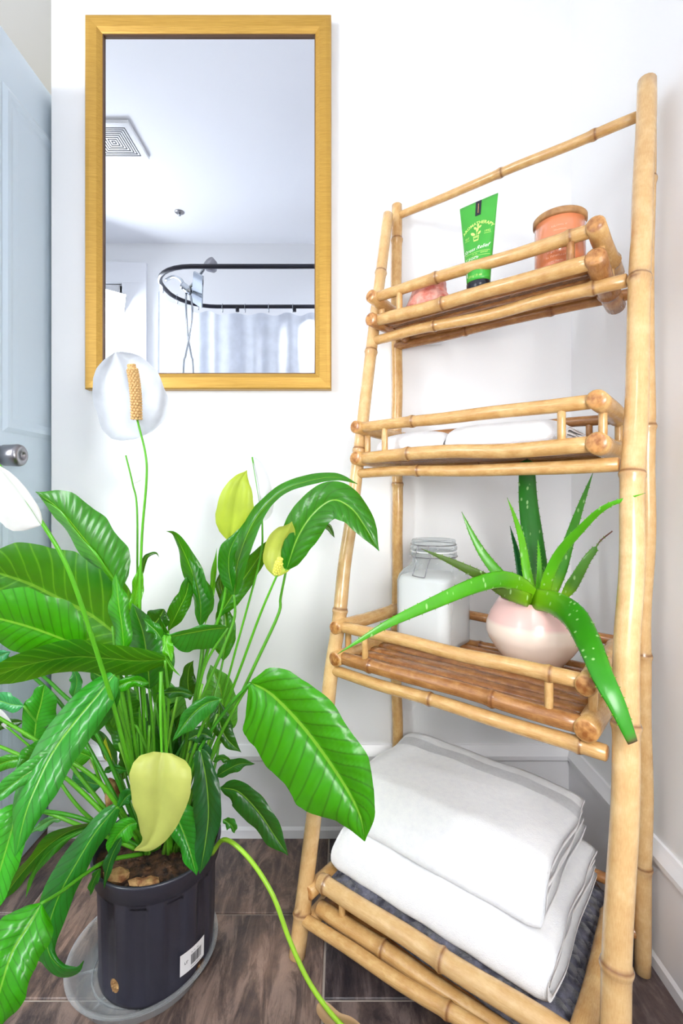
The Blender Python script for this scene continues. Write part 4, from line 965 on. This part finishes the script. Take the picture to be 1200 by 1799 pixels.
leaf([(178, 1380, 1.02), (158, 1375, 1.02), (140, 1368, 1.02), (128, 1355, 1.02)], 16, 18, col=(34, 130, 60), shp='broad')
# lower left
leaf([(40, 1412, .80), (26, 1440, .78), (8, 1500, .76), (-14, 1575, .74), (-30, 1620, .73)], 30, 34, col=(58, 168, 34), shp='broad', nv=9)
leaf([(162, 1450, .90), (120, 1462, .89), (78, 1492, .87), (38, 1535, .85), (0, 1585, .83)], 16, 13, .01, -.02, (24, 104, 22), 'strap', nv=9, stalk=[(200, 1462, .93), (240, 1490, .95)])
leaf([(150, 1456, .89), (118, 1472, .88), (88, 1495, .87), (62, 1528, .86), (50, 1560, .855), (45, 1578, .85)], 8, 6, col=(60, 140, 34), pleat=.3)
leaf([(112, 1438, .93), (92, 1440, .93), (70, 1452, .93), (46, 1468, .93)], 8, 7, col=(80, 150, 80))
leaf([(205, 1418, .86), (168, 1462, .84), (135, 1515, .82), (105, 1570, .80), (86, 1625, .785), (84, 1672, .775), (108, 1702, .77), (136, 1703, .765), (147, 1688, .765)], 24, 27, .015, .02, (34, 128, 34), 'strap', stalk=[(225, 1440, .89), (262, 1490, .93)], nv=16, pleat=1.2)
leaf([(100, 1580, .80), (82, 1620, .79), (72, 1665, .785), (82, 1698, .78)], 6, 26, .0, .02, (40, 140, 40), 'strap')
leaf([(72, 1588, .74), (50, 1625, .72), (22, 1670, .70), (2, 1730, .68), (-24, 1830, .665)], 50, 44, .0, .02, (54, 156, 12), 'broad', stalk=[(110, 1565, .78), (150, 1535, .83), (190, 1512, .88), (250, 1500, .93)], nv=9, puff=.6)
# around the rim
leaf([(296, 1408, .90), (312, 1440, .885), (330, 1485, .865), (345, 1538, .85)], 34, 20, col=(34, 140, 30), shp='broad', stalk=[(298, 1450, .93), (300, 1495, .95)])
leaf([(352, 1318, .90), (362, 1370, .885), (366, 1430, .87), (360, 1485, .855), (351, 1535, .845)], 23, 25, col=(18, 84, 32), shp='strap', stalk=[(330, 1380, .93), (310, 1495, .95)], nv=10)
leaf([(388, 1384, .96), (420, 1392, .955), (455, 1428, .95), (480, 1465, .94), (506, 1503, .93)], 22, 26, col=(18, 92, 26), shp='broad', stalk=[(350, 1400, .96), (318, 1495, .96)], nv=12)
leaf([(380, 1364, .98), (400, 1352, .98), (422, 1342, .98), (448, 1342, .98)], 13, 11, col=(28, 104, 34), stalk=[(350, 1400, .97), (312, 1495, .96)])
leaf([(374, 1338, 1.0), (386, 1332, 1.0), (398, 1334, 1.0), (410, 1344, 1.0)], 6, 6, col=(50, 130, 40))
leaf([(392, 1440, .99), (400, 1445, .99), (408, 1452, .99), (412, 1464, .99)], 11, 9, col=(50, 140, 40))
leaf([(240, 1445, .87), (225, 1450, .87), (205, 1470, .865), (190, 1500, .86)], 20, 16, col=(62, 170, 30), shp='broad')
leaf([(214, 1470, .86), (198, 1500, .855), (188, 1530, .85), (183, 1562, .85)], 9, 9, col=(22, 88, 30), pleat=.3)
leaf([(176, 1525, .86), (168, 1540, .86), (162, 1555, .86), (158, 1574, .86)], 8, 7, col=(40, 120, 30))
leaf([(208, 1420, .90), (222, 1400, .90), (236, 1392, .90), (250, 1390, .90)], 12, 10, col=(36, 120, 40))
leaf([(330, 1300, .92), (345, 1292, .92), (360, 1290, .92), (376, 1300, .92)], 14, 12, col=(26, 90, 34))
leaf([(370, 1330, .93), (362, 1320, .93), (348, 1315, .93), (330, 1322, .93)], 10, 12, col=(30, 90, 50))
leaf([(256, 1480, .92), (272, 1460, .92), (285, 1450, .92), (300, 1462, .92)], 14, 12, col=(40, 110, 30))
leaf([(225, 1355, .98), (205, 1350, .98), (190, 1352, .98), (178, 1362, .98)], 6, 6, col=(40, 130, 30), stalk=[(250, 1420, .96)])
leaf([(196, 1345, .94), (190, 1330, .94), (185, 1310, .94), (186, 1295, .94)], 6, 6, col=(180, 190, 40), pleat=0)
# hidden inner foliage that closes the heart of the plant
rl = random.Random(11)
for k in range(16):
    bx = 200+rl.random()*170; by = 1400-rl.random()*90; Yb = 1.0+rl.random()*.10; ang = rl.uniform(-.6, .6); Ln = rl.uniform(70, 120)
    P = [(bx, by, Yb), (bx+Ln*.35*math.sin(ang), by-Ln*.35, Yb+.01), (bx+Ln*.7*math.sin(ang*1.3), by-Ln*.68, Yb+.02), (bx+Ln*math.sin(ang*1.7), by-Ln*.95, Yb+.02)]
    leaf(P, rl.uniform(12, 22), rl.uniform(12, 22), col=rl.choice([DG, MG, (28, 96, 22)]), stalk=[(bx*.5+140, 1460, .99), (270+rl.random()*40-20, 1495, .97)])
for k in range(26):      # bare stalks rising from the soil
    x0 = 232+rl.random()*96; Y0 = .92+rl.random()*.09; x1 = 205+rl.random()*190; y1 = 1200+rl.random()*110; Y1 = Y0+rl.uniform(-.03, .06)
    tube('leaf_stalk', sp3([px(x0, 1500, Y0), px(x0*.6+x1*.4, 1400, Y0), px(x1, y1, Y1)], 14), [.0046-.002*i/13 for i in range(14)], M['stem'], lily, 8, color=rl.choice([(70, 140, 30), (96, 170, 40), (40, 104, 28), (112, 176, 50)]))
# flowers: stem, spathe, spadix
WH, YG, PY = (206, 210, 217), (172, 192, 36), (210, 214, 112)
def spadix(P, r, mat, par, rows, around):
    P = sp3(P, rows); parts = [tubevf(P, [r*.72*(1 if 0 < i < rows-1 else .5) for i in range(rows)], 10)[:2]]
    Pv, T, fr = frames(P)
    for i in range(rows):
        for k in range(around):
            a = 2*math.pi*(k+.5*(i % 2))/around; rr = r*(.78 if i < rows-2 else .5); c_ = Pv[i]+fr[i][0]*math.cos(a)*rr+fr[i][1]*math.sin(a)*rr
            parts.append(([c_+v*r*.30 for v in ICO_V], ICO_F))
    V, Fc = merge(parts); o = mesh('spadix', V, Fc, M[mat], par, smooth=False); return o
def flower(stem, spathe, wl, wr, colr, r=.0034, shp='round', puff=.4, dl=0, dr=0, scol=(88, 172, 30), rtip=.6):
    st = tube('flower_stem', sp3([px(*p) for p in stem], 40), [r*(1-(1-rtip)*i/39) for i in range(40)][::-1] if False else [r*(1-(1-rtip)*i/39) for i in range(40)], M['stem'], lily, 10, color=scol)
    sp_ = leaf(spathe, wl, wr, dl, dr, colr, shp, puff, 0, 'spathe', 'spathe', par=st, wav=.3)
    return st
st = flower([(268, 1490, .96), (255, 1300, .97), (246, 1100, .98), (249, 950, .98), (257, 850, .97), (256, 800, .965), (241, 737, .96)], [(253, 765, .965), (240, 735, .968), (225, 690, .985), (212, 650, 1.0), (203, 618, 1.0)], 64, 64, WH, puff=-.9, dl=-.01, dr=-.01)
st['label'] = 'tall white spathe with a beige spadix above the plant'
spadix([px(240, 735, .958), px(239, 700, .95), px(236, 670, .945), px(231, 642, .94)], .0112, 'rough_gold', st, 22, 9)
flower([(275, 1490, .98), (262, 1300, 1.05), (243, 1080, 1.1), (241, 900, 1.1), (233, 850, 1.1), (221, 800, 1.1)], [(228, 850, 1.12), (228, 830, 1.125), (222, 808, 1.125), (214, 782, 1.12)], 28, 26, (244, 250, 240), r=.003)
flower([(258, 1490, .93), (210, 1280, .84), (165, 1130, .78), (120, 1000, .745), (75, 920, .73), (30, 855, .72), (-4, 815, .715)], [(72, 922, .728), (48, 885, .722), (22, 850, .716), (-12, 812, .712)], 58, 14, (244, 242, 240), r=.0042, shp='broad', puff=.5, dl=.03)
flower([(296, 1490, .98), (350, 1200, 1.02), (392, 1060, 1.03), (401, 975, 1.03), (405, 935, 1.03)], [(404, 952, 1.03), (410, 915, 1.025), (417, 870, 1.02), (424, 845, 1.02), (434, 826, 1.03)], 33, 33, YG, puff=.5, shp='spade')
flower([(300, 1490, .98), (375, 1280, 1.02), (420, 1120, 1.03), (456, 985, 1.03), (461, 930, 1.03), (456, 880, 1.03), (443, 803, 1.03)], [(461, 915, 1.035), (458, 880, 1.03), (452, 840, 1.03), (443, 802, 1.03)], 3, 22, (240, 243, 246), r=.0028, dr=.02)
st = flower([(305, 1490, .97), (370, 1310, .99), (420, 1180, .99), (455, 1085, .98), (478, 1030, .97), (487, 1010, .965)], [(485, 1014, .965), (488, 995, .972), (492, 970, .98), (497, 948, .975), (508, 930, .965), (513, 916, .96)], 29, 28, (196, 208, 78), puff=-.8, shp='spade')
spadix([px(486, 1005, .955), px(489, 993, .945), px(492, 982, .94)], .0085, 'spadix_y', st, 7, 9)
flower([(300, 1490, .94), (290, 1300, .90), (283, 1180, .87), (282, 1240, .85), (284, 1325, .84)][2:], [(286, 1322, .84), (282, 1360, .825), (280, 1400, .82), (276, 1440, .82), (262, 1480, .825), (236, 1494, .83)], 56, 54, PY, puff=.5, r=.0034, shp='drop')
flower([(300, 1495, .94), (295, 1380, .92), (290, 1270, .90), (284, 1195, .875)], [(284, 1200, .876), (284, 1196, .876), (284, 1193, .876)], 1, 1, LG, r=.0042)
st = flower([(372, 1500, .93), (395, 1475, .90), (435, 1505, .87), (478, 1570, .84), (508, 1650, .82), (540, 1720, .80), (575, 1772, .785), (610, 1812, .775)], [(560, 1762, .79), (585, 1790, .785), (612, 1800, .78), (640, 1812, .775)], 16, 16, (198, 164, 120), r=.0042, scol=(150, 200, 50), rtip=.9)
st['label'] = 'yellow-green flower stalk drooping to the floor with a withered spathe'
flower([(240, 1490, .94), (150, 1400, .95), (60, 1318, .95), (10, 1275, .95)], [(18, 1280, .95), (8, 1268, .95), (-2, 1255, .95), (-14, 1240, .95)], 8, 10, (240, 238, 236), r=.0032)
flower([(250, 1490, .96), (200, 1420, .96), (168, 1355, .96)], [(168, 1352, .96), (163, 1338, .96), (160, 1325, .96), (156, 1312, .96)], 7, 5, (236, 226, 200), r=.0024)
for P in ([(262, 1490, .95), (215, 1250, .93), (198, 1100, .97)], [(245, 1480, .93), (180, 1380, .90), (92, 1318, .88), (-20, 1250, .86)], [(250, 1490, .93), (150, 1440, .90), (60, 1425, .88), (-20, 1440, .86)], [(236, 1490, .92), (140, 1450, .92), (70, 1425, .93), (-10, 1425, .93)],
          [(255, 1490, .93), (170, 1290, .93), (100, 1210, .93), (48, 1165, .93)], [(250, 1490, .93), (130, 1270, .96), (60, 1190, .96), (-10, 1140, .96)], [(300, 1490, .95), (340, 1340, .93), (395, 1250, .92), (440, 1200, .90)], [(240, 1490, .93), (120, 1370, .95), (20, 1320, .96), (-20, 1305, .96)]):
    tube('leaf_stalk', sp3([px(*p) for p in P], 30), [.0042-.0012*i/29 for i in range(30)], M['stem'], lily, 8, color=rl.choice([(96, 176, 36), (60, 140, 30)]))
